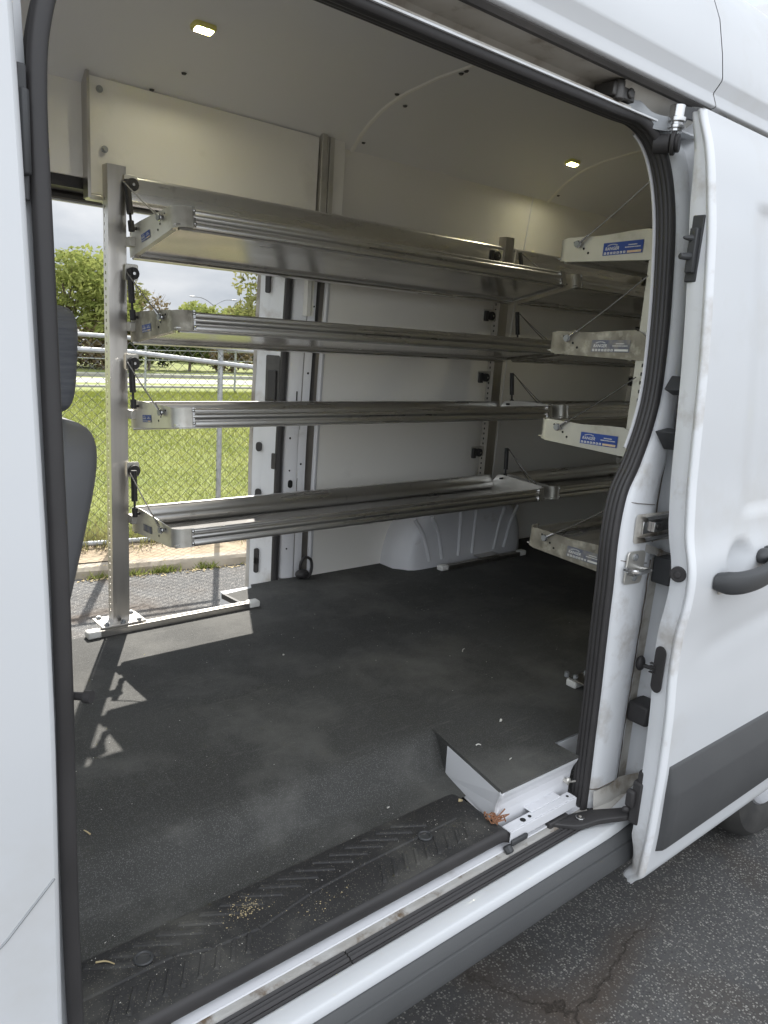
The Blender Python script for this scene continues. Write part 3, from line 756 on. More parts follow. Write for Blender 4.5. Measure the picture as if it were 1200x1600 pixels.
# ---- rear wheel
wh = MB()
wc = Vector((2.92, .0, .345))
def lathe_y(b, prof, c, n=48, m=None):
    rows = []
    for k in range(n + 1):
        a = 2*PI*k/n
        rows.append([(c.x + r*math.cos(a), c.y + y, c.z + r*math.sin(a)) for r, y in prof])
    b.loft(rows, m)
lathe_y(wh, [(.205, .02), (.225, .006), (.27, .0), (.31, .006), (.335, .03), (.345, .06), (.345, .17), (.335, .2), (.25, .22)], wc)
wheel = wh.build('rear_wheel', M['tyre'], van)
b = MB(); lathe_y(b, [(.205, .02), (.198, .015), (.19, .03), (.17, .05), (.12, .03), (.05, .02), (.001, .02)], wc); b.build('wheel_rim', M['rim'], wheel)
b = MB(); lathe_y(b, [(.345, .0), (.345, .2)], Vector((-1.75, .02, .345))); b.build('front_wheel', M['tyre'], van)
for xx in (2.92, -1.75):
    b = MB(); lathe_y(b, [(.2, .0), (.345, .02), (.345, .2), (.2, .22)], Vector((xx, 1.75, .345))); b.pieces('far_wheel', M['tyre'], van)
b = MB(); b.box((-1.2, .5, .32), (4.3, .7, .55)); b.box((-1.2, 1.3, .32), (4.3, 1.5, .55)); b.box((2.8, .2, .3), (3.0, 1.8, .42)); b.build('chassis', M['hole'], van, smooth=False)

# ---- interior liner, ceiling
def wally(z): return lerp_t([(.69, 1.785), (1.0, 1.785), (1.6, 1.768), (2.0, 1.745), (2.3, 1.72), (2.56, 1.69)], z)
zw = [.70 + (2.55 - .70) * i / 20 for i in range(21)]
b = MB(); b.loft([[(x, wally(z), z) for z in zw] for x in (1.957, 3.146)]); b.loft([[(x, wally(z) , z) for z in zw] for x in (3.152, 4.32)])
b.build('wall_liner', M['liner'], van)
b = MB(); b.loft([[(x, wally(z) + .006, z) for z in zw] for x in (3.14, 3.16)]); b.tube([(3.15, wally(z) - .001, z) for z in zw if z > 2.28 or z < 2.1], .004, 6)
b.build('liner_joint', M['ceil'], van)
b = MB(); b.loft([[(1.951, wally(z) + .012, z) for z in zw], [(1.949, wally(z) - .002, z) for z in zw], [(1.956, wally(z) - .007, z) for z in zw], [(1.966, wally(z) - .006, z) for z in zw], [(1.972, wally(z) - .001, z) for z in zw]])
b.build('liner_trim', M['inner_white'], van)
b = MB(); b.loft([[(x, 2.08 - wally(z) - .19 + (.04 if z < 2.3 else .09), z) for z in zw] for x in (2.02, 4.32)]); b.build('near_wall_liner', M['liner'], van)
b = MB(); b.box((4.32, .12, .69), (4.345, 1.85, 2.74)); b.box((4.31, .97, .70), (4.319, .985, 2.6)); b.build('rear_door_liner', M['liner'], van, smooth=False)
def ceilz(y): return lerp_t([(.13, 2.44), (.20, 2.50), (.30, 2.575), (.42, 2.63), (.6, 2.675), (.8, 2.698), (1.0, 2.705), (1.2, 2.698), (1.38, 2.678), (1.5, 2.648), (1.60, 2.598), (1.67, 2.545), (1.72, 2.49)], y)
yc = [.13 + (1.72 - .13) * i / 40 for i in range(41)]
b = MB(); b.loft([[(x, y, smooth_t([(q, ceilz(q)) for q in yc], y, .03)) for y in yc] for x in (-.9, 2.008)]); b.loft([[(x, y, smooth_t([(q, ceilz(q)) for q in yc], y, .03)) for y in yc] for x in (2.012, 3.27)]); b.loft([[(x, y, smooth_t([(q, ceilz(q)) for q in yc], y, .03)) for y in yc] for x in (3.274, 4.34)])
b.build('ceiling', M['ceil'], van)
for xj in (2.01, 3.272):
    b = MB(); b.loft([[(xj - .011, y, ceilz(y) - .001) for y in yc], [(xj - .006, y, ceilz(y) - .005) for y in yc], [(xj + .006, y, ceilz(y) - .005) for y in yc], [(xj + .011, y, ceilz(y) - .001) for y in yc]])
    b.build('ceiling_joint', M['liner'], van)
for x, y in ((1.235, 1.60), (1.155, 1.672), (1.985, 1.40), (2.07, 1.45), (2.04, 1.66), (2.03, 1.09), (2.036, 1.12), (3.30, 1.66), (3.35, 1.0), (1.95, 1.0)):
    b = MB(); z = ceilz(y); b.cyl((x, y, z - .001), (x, y, z - .006), .010, 12, r2=.006); b.build('ceiling_screw', M['dark_metal'], van)
# ceiling lamps
for lx, ly in ((1.195, 1.385), (3.13, 1.46)):
    z = ceilz(ly)
    lp = empty('ceiling_lamp', (lx, ly, z)); lp.parent = van; lp['_o'] = (lx, ly, z)
    tilt = Matrix.Rotation(-.22, 3, 'X')
    b = MB()
    ro = rrect((0, 0, 0), .074, .048, .012, (1, 0, 0), (0, 1, 0)); ri = rrect((0, 0, 0), .058, .032, .008, (1, 0, 0), (0, 1, 0))
    n_ = len(ro); T = lambda v, z: tilt @ (v + Vector((0, 0, z)))
    b.loft([[T(v, -.001) for v in ro], [T(v, -.011) for v in ro], [T(v, -.016) for v in ri], [T(v, -.004) for v in ri]], None, True)
    b.add([T(v, -.004) for v in ri], [tuple(range(n_))])
    o = b.build('lamp_housing', M['lens'], None); o.parent = lp
    b = MB()
    for i in range(3):
        for j in range(2):
            c = Vector((-.018 + .018*i, -.008 + .016*j, 0)); ring = [T(c + Vector((.0075*math.cos(2*PI*k/12), .0070*math.sin(2*PI*k/12), 0)), -.0065) for k in range(12)]
            b.add(ring, [tuple(range(12))])
    o = b.build('lamp_diode', M['lamp'], None); o.parent = lp
# header panel above the far doorway
b = MB()
b.poly([(.945, 1.665, 2.535), (1.83, 1.665, 2.53), (1.83, 1.672, 2.20), (.945, 1.672, 2.185)], (0, .012, 0)); b.build('header_panel', M['liner'], van, smooth=False, bevel=.002)
b = MB(); b.box((.934, 1.655, 2.17), (.944, 1.70, 2.545)); b.build('header_edge', M['post'], van, smooth=False)
b = MB(); b.box((.945, 1.668, 2.168), (1.0, 1.72, 2.184)); b.box((1.0, 1.675, 2.165), (1.06, 1.72, 2.196)); b.build('header_bracket', M['plate'], van, bevel=.003)
b = MB(); b.box((-.2, 1.70, 2.235), (.94, 1.715, 2.60)); b.build('header_liner', M['liner'], van, smooth=False)
for x, z in ((.978, 2.50), (.992, 2.325)):
    b = MB(); b.cyl((x, 1.664, z), (x, 1.660, z), .011, 14); b.cyl((x, 1.6598, z), (x, 1.655, z), .007, 6); b.build('header_bolt', M['gal'], van)
b = MB(); b.box((-.2, 1.72, 2.21), (1.80, 1.90, 2.232)); b.tube([(-.2, 1.895, 2.20), (1.0, 1.895, 2.20), (1.76, 1.895, 2.20)], .016, 8); b.box((-.2, 1.715, 2.20), (.94, 1.73, 2.236)); b.build('far_door_seal', M['rubber'], van)
b = MB(); b.box((-.2, 1.905, 2.18), (1.80, 1.93, 2.45)); b.build('far_header', M['inner_white'], van)
b = MB(); b.box((1.838, 1.655, 2.15), (1.862, 1.70, 2.545)); b.box((1.866, 1.660, 2.15), (1.874, 1.70, 2.54)); b.box((1.878, 1.658, 2.15), (1.90, 1.70, 2.54)); b.build('pillar_strip', M['plate'], van, smooth=False, bevel=.002)
b = MB(); b.box((1.90, 1.672, 2.15), (1.96, 1.71, 2.55)); b.build('pillar_filler', M['liner'], van, smooth=False)

# ---- far rear pillar
def lean(z): return -.045 * max(0, z - 1.3) - .03 * max(0, z - 2.0)
zp = [.45 + .09 * i for i in range(21)]
def pil(pts, name, m, z0=.45, z1=2.30, wob=0):
    rows = []
    for i in range(24):
        z = z0 + (z1 - z0) * i / 23
        w = wob * math.sin(z * 7.3) + wob * .5 * math.sin(z * 17)
        rows.append([(x + (w if j == 0 else 0), y + lean(z), z) for j, (x, y) in enumerate(pts)])
    b = MB(); b.loft(rows); return b.build(name, m, van, angle=50)
pil([(1.765, 2.02), (1.742, 1.985), (1.752, 1.975)], 'far_jamb_edge', M['dirty_jamb'], wob=.004)
pil([(1.753, 1.976), (1.765, 1.945), (1.773, 1.930), (1.776, 1.925), (1.803, 1.862)], 'far_jamb', M['jamb'])
pil([(1.803, 1.870), (1.800, 1.855), (1.806, 1.846), (1.816, 1.842), (1.818, 1.850), (1.826, 1.842), (1.832, 1.850)], 'far_pillar_seal', M['rubber'])
pil([(1.838, 1.862), (1.836, 1.846), (1.842, 1.835), (1.888, 1.818)], 'far_pillar', M['inner_white'], z0=.69)
pil([(1.890, 1.819), (1.893, 1.815), (1.925, 1.806), (1.932, 1.825)], 'far_pillar', M['inner_white'], z0=.69)
pil([(1.925, 1.832), (1.945, 1.836), (1.965, 1.79)], 'pillar_gap', M['gap'], z0=.69)
b = MB(); b.tube([(1.8915 + .006 * (1 if 1.18 < .69 + .05*i < 1.34 else 0), 1.8165 + lean(.69 + .05*i), .69 + .05*i) for i in range(32)], .0016, 5); b.build('pillar_seam', M['gap'], van)
b = MB()
for k in range(5): b.tube([(1.932 + .005*k, 1.822 + lean(z) + .003*math.sin(z*9+k), z) for z in [1.45 + .05*i for i in range(15)]], .0035, 5)
b.build('wire_loom', M['dark_metal'], van)
# details on the far jamb and pillar
def fj(x, y, z, dx=0): return (x, y + lean(z), z)
b = MB()
for x, y, z, rx, rz in ((1.766, 1.938, 1.285, .014, .021), (1.767, 1.936, 1.075, .014, .021)):
    c = Vector(fj(x, y, z)); b.poly(rrect(c, rx*2, rz*2, rx*.98, (.45, -.89, 0), (0, 0, 1)), (-.006, -.003, 0))
for x, y, z in ((1.768, 1.935, .74), (1.768, 1.935, .78), (1.768, 1.935, 1.98), (1.768, 1.935, 2.04)): 
    c = Vector(fj(x, y, z)); b.poly(rrect(c, .022, .075, .008, (.45, -.89, 0), (0, 0, 1)), (-.008, -.004, 0))
b.pieces('jamb_plug', M['rubber'], van)
b = MB()
c = Vector(fj(1.789, 1.893, 1.575)); b.poly(rrect(c, .070, .225, .008, (.42, -.907, 0), (0, 0, 1)), (-.004, -.002, 0))
for zc in (1.23, 1.0): b.poly(rrect(Vector(fj(1.800, 1.866, zc)), .022, .07, .004, (.42, -.907, 0), (0, 0, 1)), (-.006, -.003, 0))
b.pieces('latch_pocket', M['dark_metal'], van)
b = MB(); c = Vector(fj(1.789, 1.893, 1.56)); b.poly(rrect(c, .045, .13, .006, (.42, -.907, 0), (0, 0, 1)), (-.012, -.007, 0)); b.box((1.780, 1.875 + lean(1.5), 1.475), (1.795, 1.895 + lean(1.5), 1.505)); b.build('latch_body', M['rubber'], van, bevel=.004)
b = MB()
for x, z, r in ((1.855, 1.335, .005), (1.912, 1.62, .005), (1.905, 1.22, .005), (1.858, 1.19, .004), (1.90, 1.08, .004), (1.858, .83, .004), (1.918, 1.90, .004)):
    y = (1.835 + (x - 1.842) * -.37 if x < 1.889 else 1.815 + (x - 1.893) * -.28) + lean(z); b.cyl((x, y + .002, z), (x, y - .0012, z), r, 10)
c = Vector((1.862, 1.8265 + lean(1.13), 1.13)); b.poly(rrect(c, .020, .036, .0098, (.94, -.35, 0), (0, 0, 1)), (0, -.0022, 0))
c = Vector((1.870, 1.8235 + lean(1.52), 1.52)); b.poly(rrect(c, .005, .042, .002, (.94, -.35, 0), (0, 0, 1)), (0, -.0022, 0))
b.pieces('pillar_hole', M['hole'], van)
b = MB(); z0 = 1.86; b.box((1.872, 1.765, z0), (1.890, 1.80, 2.15)); b.box((1.897, 1.762, z0), (1.902, 1.79, 2.15)); b.build('belt_anchor', M['wcap'], van, smooth=False)
b = MB(); b.tube(catmull([(1.90, 1.775, .705), (1.895, 1.765, .77), (1.915, 1.76, .80), (1.945, 1.757, .785), (1.95, 1.755, .745), (1.935, 1.75, .712), (1.91, 1.75, .706)], 6), .0065, 8); b.ell((1.905, 1.765, .722), (.035, .025, .022), 8); b.build('cable_loop', M['rubber'], van)

# ---- wheel arch boxes
def arch(ysign):
    b = MB(); rows = []
    nT = 40
    for i in range(nT + 1):
        a = PI * i / nT
        ca, sa = math.cos(a), math.sin(a)
        ex = math.copysign(abs(ca)**.75, ca); ez = sa ** .8
        row = []
        for d, s in ((0, 1.0), (.10, 1.0), (.135, .985), (.160, .95), (.175, .88), (.180, .78), (.182, .5), (.182, .0)):
            fl = 1 + .06 * (1 - ez) * (1 if d < .12 else 0)
            row.append((2.835 - ex * .428 * s * fl, (1.785 - d) if ysign > 0 else (.19 + d), FL - .002 + .36 * ez * s))
        rows.append(row)
    b.loft(rows)
    w = b.build('wheel_arch_box', M['inner_white'], van, angle=60)
    b = MB()
    for x, t in ((2.545, -.55), (2.63, -.40), (2.745, -.03), (2.845, .02), (3.01, .28), (3.09, .38)):
        y = 1.785 - .1815 if ysign > 0 else .19 + .1815
        P = [(x + t * .22, y, FL + .26), (x + t * .10, y, FL + .18), (x, y, FL + .04)]
        P = [(x + t*.25, y + (.05 if ysign > 0 else -.05), FL + .30)] + P if abs(t) < .1 else P
        b.tube(catmull(P, 4), .010, 8)
    b.pieces('arch_rib', M['inner_white'], w)
    return w
arch(1); arch(-1)
# ---- seat
seat = MB()
def cushion(b, c, half, m=None, e=.35, n=10):
    """rounded box by super-ellipsoid"""
    rows = []
    for i in range(2*n + 1):
        v = -PI/2 + PI * i / (2*n); cv = math.copysign(abs(math.cos(v))**e, math.cos(v)); sv = math.copysign(abs(math.sin(v))**e, math.sin(v))
        row = []
        for k in range(4*n):
            u = 2*PI*k/(4*n); cu = math.copysign(abs(math.cos(u))**e, math.cos(u)); su = math.copysign(abs(math.sin(u))**e, math.sin(u))
            row.append(Vector((half[0]*cv*cu, half[1]*cv*su, half[2]*sv)))
        rows.append(row)
    return rows
rot = Matrix.Rotation(R(13), 3, 'Y')
rows = cushion(None, None, (.075, .25, .36), e=.45)
rows = [[rot @ v + Vector((.674, 1.42, 1.14)) for v in r] for r in rows]
seat.loft(rows, None, True, True); seat_o = seat.build('driver_seat', M['fabric2'], van)
b = MB(); rows = cushion(None, None, (.058, .135, .155), e=.5); rows = [[Matrix.Rotation(R(4), 3, 'Y') @ v + Vector((.722, 1.42, 1.668)) for v in r] for r in rows]; b.loft(rows, None, True, True); b.build('headrest', M['fabric'], seat_o)
b = MB(); rows = cushion(None, None, (.27, .26, .085), e=.45); rows = [[v + Vector((.40, 1.42, .86)) for v in r] for r in rows]; b.loft(rows, None, True, True); b.build('seat_cushion', M['fabric'], seat_o)
b = MB(); b.box((.15, 1.2, .56), (.62, 1.64, .78)); b.build('seat_base', M['plastic'], seat_o)
b = MB(); b.cyl((.712, 1.37, 1.45), (.716, 1.37, 1.56), .007, 8); b.cyl((.712, 1.47, 1.45), (.716, 1.47, 1.56), .007, 8); b.poly(rrect((.716, 1.37, 1.500), .05, .04, .015, (1, 0, .2), (0, 1, 0)), (0, 0, .012)); b.pieces('headrest_guide', M['plastic'], seat_o)

# ==================================================================== SHELVING
def text_geo(txt, size, shear=0.0):
    cu = bpy.data.curves.new('lettering', 'FONT'); cu.body = txt; cu.size = size; cu.resolution_u = 2; cu.shear = shear; cu.offset = size * .018
    o = bpy.data.objects.new('lettering', cu); COL.objects.link(o)
    dg = bpy.context.evaluated_depsgraph_get(); me = bpy.data.meshes.new_from_object(o.evaluated_get(dg))
    vs = [v.co.copy() for v in me.vertices]; fs = [tuple(p.vertices) for p in me.polygons]
    bpy.data.objects.remove(o); bpy.data.curves.remove(cu); bpy.data.meshes.remove(me)
    return vs, fs
def sticker(parent, origin, u, v, nrm, w, h, faded=False):
    """maker's sticker: blue field with lettering above a row of pictograms"""
    O = Vector(origin); u = Vector(u).normalized(); v = Vector(v).normalized(); n = Vector(nrm).normalized()
    b = MB()
    def q(x0, y0, x1, y1, d, m): b.add([O + u*x + v*y + n*d for x, y in ((x0, y0), (x1, y0), (x1, y1), (x0, y1))], [(0, 1, 2, 3)], m)
    bl = M['faded_blue'] if faded else M['blue']; wt = M['faded_blue'] if faded == 2 else M['white']
    q(0, 0, w, h, .0006, bl)
    if not faded or faded == 1:
        vs, fs = text_geo('RANGER', h * .36, .25)
        xm = max(p.x for p in vs)
        sc = (w * .36) / xm
        b.add([O + u*(w*.05 + p.x*sc) + v*(h*.40 + p.y) + n*.0011 for p in vs], fs, wt)
        for k, r0 in enumerate((.0, .1)):
            for i in range(6):
                a0, a1 = PI*(.12+.13*i), PI*(.12+.13*(i+1))
                P = lambda a, rr: O + u*(w*.24 + w*.15*rr*math.cos(a)) + v*(h*.66 + h*.22*rr*math.sin(a)) + n*.0011
                b.add([P(a0, 1-r0*1.9), P(a1, 1-r0*1.9), P(a1, .9-r0*1.9), P(a0, .9-r0*1.9)], [(0, 1, 2, 3)], wt)
        rs = random.Random(5)
        for y, x0, x1 in ((.66, .64, .86), (.48, .56, .95)):
            x = x0
            while x < x1:
                l = rs.uniform(.012, .03); q(w*x, h*y, w*min(x + l, x1), h*(y + .075), .0011, wt); x += l + .007
    for i in range(7):
        x = w * (.035 + .082 * i); q(x, h*.07, x + w*.055, h*.25, .0011, wt)
        q(x + w*.018, h*.11, x + w*.036, h*.2, .0014, bl)
    q(w*.62, h*.07, w*.97, h*.25, .0011, M['yellow'] if not faded else wt)
    return b.build('maker_sticker', None, parent, smooth=False)

def make_shelf(unit, s, x0, yb, zb, tilt, L=1.875, D=.385, hb=.088, hf=.060, plate='plate', stick=1, rear_strut=True, cable_up=.215, strut=True, stick_d=None):
    """s=-1: front towards -y, s=+1: front towards +y. The pan is the shelf object itself"""
    pan = MB(); CR = .036
    d0_ = .004 if s < 0 else .05
    pan.box((.003, min(s*d0_, s*(D-.004)), .004), (L-.003, max(s*d0_, s*(D-.004)), .0075))
    # stiffening folds on the underside
    for d in (d0_ + .016, D - .03): pan.box((.02, min(s*d, s*(d+.012)), -.006), (L-.02, max(s*d, s*(d+.012)), .0035))
    sh = pan.build('shelf', M['pan'], None, smooth=False)
    sh.parent = unit; o = Vector(unit['_o']); sh.location = Vector((x0, yb, zb)) - o; sh.rotation_euler = (s * tilt, 0, 0)
    # front rail, rolled profile
    F = D
    pr_ = [(F-.006, -.001), (F+.001, -.001), (F+.003, .003), (F+.003, .013), (F+.0005, .017), (F-.001, .019), (F+.003, .022), (F+.0075, .028), (F+.008, .034), (F+.004, .040), (F-.001, .043), (F+.0005, .047), (F+.0005, .053), (F-.003, .056), (F-.009, .056), (F-.012, .052)]
    b = MB(); b.extx([(s*d, z) for d, z in pr_], .056, L - .056, n=8); b.build('front_rail', M['alu'], sh, angle=50)
    bk = [(.020, -.010), (.002, -.012), (-.003, -.008), (-.003, .010), (.003, .016), (.008, .026), (.008, .038), (.003, .046), (-.002, .052), (-.003, .074), (.0, .083), (.006, .087), (.016, .085)]
    b = MB(); b.extx([(s*(d + d0_ - .004), z) for d, z in bk], .004, L - .004, n=8); b.build('back_rail', M['alu'], sh, angle=50)
    for e in (0, 1):
        b = MB(); rows = []
        ds = [(-.004, .030, .048), (.012, .020, .062), (.03, 0, hb - .006), (.05, 0, hb), (.10, 0, hb - .003), (.2, 0, hb - .013), (D - CR, 0, hf + .003)]
        pts = [(0, d, lo, hi) for d, lo, hi in [(d, -.004, h) for d, _, h in ds]]
        for k in range(1, 9):
            a = PI/2 * k / 8; pts.append((CR - CR*math.cos(a), D - CR + CR*math.sin(a), -.002, hf))
        pts += [(.056, D + .0005, -.002, hf)]
        for x, d, lo, hi in pts:
            X = x if e == 0 else L - x
            rows.append([(X, s*d, lo), (X, s*d, lo + (hi-lo)*.5), (X, s*d, hi)])
        b.loft(rows)
        # bottom flange of the plate
        b.add([(.0 if e == 0 else L, s*.03, -.003), (.0 if e == 0 else L, s*(D-CR), -.003), (.016 if e == 0 else L-.016, s*(D-CR), -.0035), (.016 if e == 0 else L-.016, s*.03, -.0035)], [(0, 1, 2, 3)])
        ep = b.build('end_plate', M[plate], sh, solid=.0028, angle=50)
        b = MB(); X = .060 if e == 0 else L - .060
        b.box((X - .004, min(s*(D), s*(D+.007)), 0), (X + .003, max(s*D, s*(D+.007)), hf)); 
        for z in (.010, hf - .010): b.ell((X, s*(D + .007), z), (.0055, .004, .0055), 5)
        b.build('rivet_tab', M['steel'], ep)
        # cable with its eye bolt
        X = -.010 if e == 0 else L + .010
        b = MB()
        a = Vector((X - (.022 if e == 0 else -.022), s*.07, cable_up)) if s < 0 else Vector((X, s*.03, cable_up + .03)); c = Vector((X, s*(D - .085), .046))
        mid = (a + c) / 2 + Vector((0, 0, -.004))
        b.tube(catmull([a, mid, c], 5), .0022, 6); d = (a - c).normalized(); b.cyl(c + d*.012, c + d*.042, .0042, 8)
        b.tube([c + Vector((0, .010*math.cos(t), .010*math.sin(t))) for t in [2*PI*k/10 for k in range(10)]], .0028, 6, closed=True)
        b.build('support_cable', M['steel'], sh)
        b = MB(); b.cyl(c + Vector((.010 if e == 0 else -.010, 0, 0)), c + Vector((-.006 if e == 0 else .006, 0, 0)), .006, 8); b.cyl(c + Vector((-.004 if e == 0 else .004, 0, 0)), c + Vector((-.008 if e == 0 else .008, 0, 0)), .010, 6)
        b.build('eye_bolt', M['gal'], sh)
        if e == 0:
            b = MB()
            for k in (1, 2): b.cyl((-.0016, s*(D - .085 - .018*k), .046 - .013*k), (-.0024, s*(D - .085 - .018*k), .046 - .013*k), .0038, 8)
            b.cyl((-.0016, s*(D - .066), .052), (-.0024, s*(D - .066), .052), .0035, 8)
            b.pieces('plate_hole', M['hole'], ep)
        if strut:
            X = -.018 if e == 0 else L + .018
            b = MB(); yy = s*.066
            b.tube([(X, yy, .060), (X, yy, .092)], .010, 12); b.tube([(X, yy, .205), (X, yy, .222)], .010, 12)
            b.tube([(X, yy, .115), (X, yy, .205)], .0105, 12); b.tube([(X, yy, .088), (X, yy, .118)], .0045, 8)
            b.cyl((X, yy, .070), (X + (.040 if e == 0 else -.040), yy, .070), .005, 8)
            b.build('gas_strut', M['rubber'], sh)
    if stick:
        wv, hv = (.068, .024) if s < 0 else (.135, .036)
        d0 = stick_d if stick_d is not None else (.10 if s < 0 else .05)
        zt = .016
        # near end plate at x = 0, seen from the front of the van
        if s < 0: sticker(sh, (-.0024, s*d0, zt), (0, s, -.02), (0, 0, 1), (-1, 0, 0), wv, hv, stick - 1)
        else: sticker(sh, (-.0024, s*(d0 + wv), zt - .006), (0, -s, .05), (0, 0, 1), (-1, 0, 0), wv, hv, stick - 1)
    return sh

def make_post(unit, x0, x1, yf, s, z0, z1, m='post', hole_side=0):
    """C channel: web faces the aisle, flanges with a row of real square holes"""
    b = MB(); dep = .044; t = .0025
    b.box((x0, min(yf, yf - s*t), z0), (x1, max(yf, yf - s*t), z1))
    pitch = .0254; hw = .0052
    ym = yf - s * dep * .62
    for X in (x0, x1 - t):
        A = sorted((yf - s*t, ym + s*hw)); B = sorted((ym - s*hw, yf - s*dep))
        if X == x0 or 1:
            b.box((X, A[0], z0), (X + t, A[1], z1)); b.box((X, B[0], z0), (X + t, B[1], z1))
            z = z0; C_ = sorted((ym - s*hw, ym + s*hw))
            nh = int((z1 - z0 - .10) / pitch)
            zz = z0 + .035
            b.box((X, C_[0], z0), (X + t, C_[1], zz))
            for i in range(nh):
                b.box((X, C_[0], zz + hw*2), (X + t, C_[1], zz + pitch if i < nh-1 else z1)); zz += pitch
    po = b.build('post', M[m], unit, smooth=False)
    if hole_side:
        b = MB(); A = sorted((ym - s*.008, ym + s*.008)); b.box((x0 + .006, A[0], z0 + .02), (x0 + .008, A[1], z1 - .02)); b.build('hole_shade', M['hole'], po, smooth=False)  # dark strip behind the holes stands in for shade inside the post
    return po

def bracket(unit, x, y, z, s, pw=.062):
    """support bracket with black cable pulleys"""
    b = MB(); b.poly(rrect((x + (.030 if pw < .08 else pw*.3), y, z), pw if pw > .08 else .044, .052, .007, (1, 0, 0), (0, 0, 1)), (0, -s*.0025, 0)); br = b.build('bracket', M['plate'], unit, bevel=.0008)
    b = MB()
    b.cyl((x + .030, y + s*.003, z - .004), (x + .030, y + s*.016, z - .004), .020, 16); b.cyl((x + .030, y + s*.016, z - .004), (x + .030, y + s*.019, z - .004), .013, 12)
    if pw > .08: b.box((x - .016, min(y + s*.002, y + s*.016), z - .03), (x + .004, max(y + s*.002, y + s*.016), z + .018))
    b.build('pulley', M['rubber'], br)
    b = MB(); b.cyl((x + .030, y + s*.0191, z - .004), (x + .030, y + s*.022, z - .004), .005, 8); b.build('pulley_bolt', M['steel'], br)

def channel(unit, x0, x1, y, w=.034, capl=True, capr=True):
    b = MB(); b.extx([(y - w/2, FL + .001), (y - w/2, FL + .020), (y - w/2 + .003, FL + .023), (y - .006, FL + .023), (y - .005, FL + .017), (y + .005, FL + .017), (y + .006, FL + .023), (y + w/2 - .003, FL + .023), (y + w/2, FL + .020), (y + w/2, FL + .001)], x0, x1)
    ch = b.build('floor_channel', M['post'], unit)
    for on, x, d in ((capl, x0, -1), (capr, x1, 1)):
        if on:
            b = MB(); xa, xb = sorted((x - d*.012, x + d*.036)); b.box((xa, y - w/2 - .003, FL + .0005), (xb, y + w/2 + .003, FL + .027)); b.build('end_cap', M['wcap'], ch, bevel=.006)

def base_plate(unit, xc, yc, w=.16, d=.105, z=FL + .026):
    b = MB(); b.box((xc - w/2, yc - d/2, z), (xc + w/2, yc + d/2, z + .005)); bp = b.build('base_plate', M['post'], unit, bevel=.001)
    for dx in (-.06, .0, .06):
        for dy in (-.038, .04):
            b = MB(); b.cyl((xc + dx, yc + dy, z + .0052), (xc + dx, yc + dy, z + .013), .009, 6); b.cyl((xc + dx, yc + dy, z + .0131), (xc + dx, yc + dy, z + .015), .006, 8); b.build('base_bolt', M['gal'], bp)

LZ = [(1.9987, .225), (1.725, .145), (1.434, .125), (1.065, .055)]
def left_unit(x0, label, sun, stickers, last=False):
    u = empty('shelving_unit', (x0, 1.62, FL), label=label, cat='shelving', group='metal shelving bays bolted inside the van'); u['_o'] = (x0, 1.62, FL)
    for k, (z, t) in enumerate(LZ):
        make_shelf(u, -1, x0, 1.590, z, t, L=1.893, D=.346, plate='plate' if k != 1 else 'stained', stick=stickers[k], strut=not last)
        if not last: bracket(u, x0 - .034, 1.575, z + .222, -1)
        bracket(u, x0 + 1.738, 1.600, z + .205, -1, .092)
    return u
u1 = left_unit(1.048, 'long four-tier aluminium shelving bay spanning the far open doorway', 1, (1, 1, 1, 3))
make_post(u1, .972, 1.032, 1.588, -1, FL + .031, 2.272)
base_plate(u1, 1.0, 1.605)
channel(u1, .90, 1.515, 1.556)
b = MB(); b.extx([(1.650, 2.252), (1.640, 2.256), (1.636, 2.252), (1.634, 2.246), (1.636, 2.18), (1.632, 2.176), (1.634, 2.168), (1.645, 2.163), (1.660, 2.166)], 1.036, 2.99, n=4); b.build('top_beam', M['alu'], u1)
for z in (2.045, 1.775, 1.482, 1.112):
    b = MB(); b.box((1.030, 1.555, z - .018), (1.054, 1.60, z + .012)); b.build('hinge_arm', M['plate'], u1, bevel=.002)
make_post(u1, 2.905, 2.965, 1.625, -1, FL + .026, 2.30, hole_side=1)
channel(u1, 2.60, 3.16, 1.548)
b = MB(); b.box((2.86, 1.545, FL + .0245), (3.0, 1.66, FL + .0285)); b.build('base_plate', M['post'], u1)

u2 = left_unit(2.992, 'dim rear bay of aluminium shelving against the far wall beyond the wheel arch', 0, (0, 0, 0, 0), True)
b = MB(); b.extx([(1.650, 2.252), (1.640, 2.256), (1.636, 2.252), (1.634, 2.246), (1.636, 2.18), (1.632, 2.176), (1.634, 2.168), (1.645, 2.163), (1.660, 2.166)], 2.995, 4.28, n=4); b.build('top_beam', M['alu'], u2)
# shorten the rear bay so that it ends at the rear doors
for o in [c for c in u2.children if c.name.startswith('shelf')]: o.scale.x = .67
for o in [c for c in u2.children if c.name.startswith('bracket') and c.data.vertices[0].co.x > .9]: o.location.x -= .66
make_post(u2, 4.24, 4.295, 1.625, -1, FL + .002, 2.30)

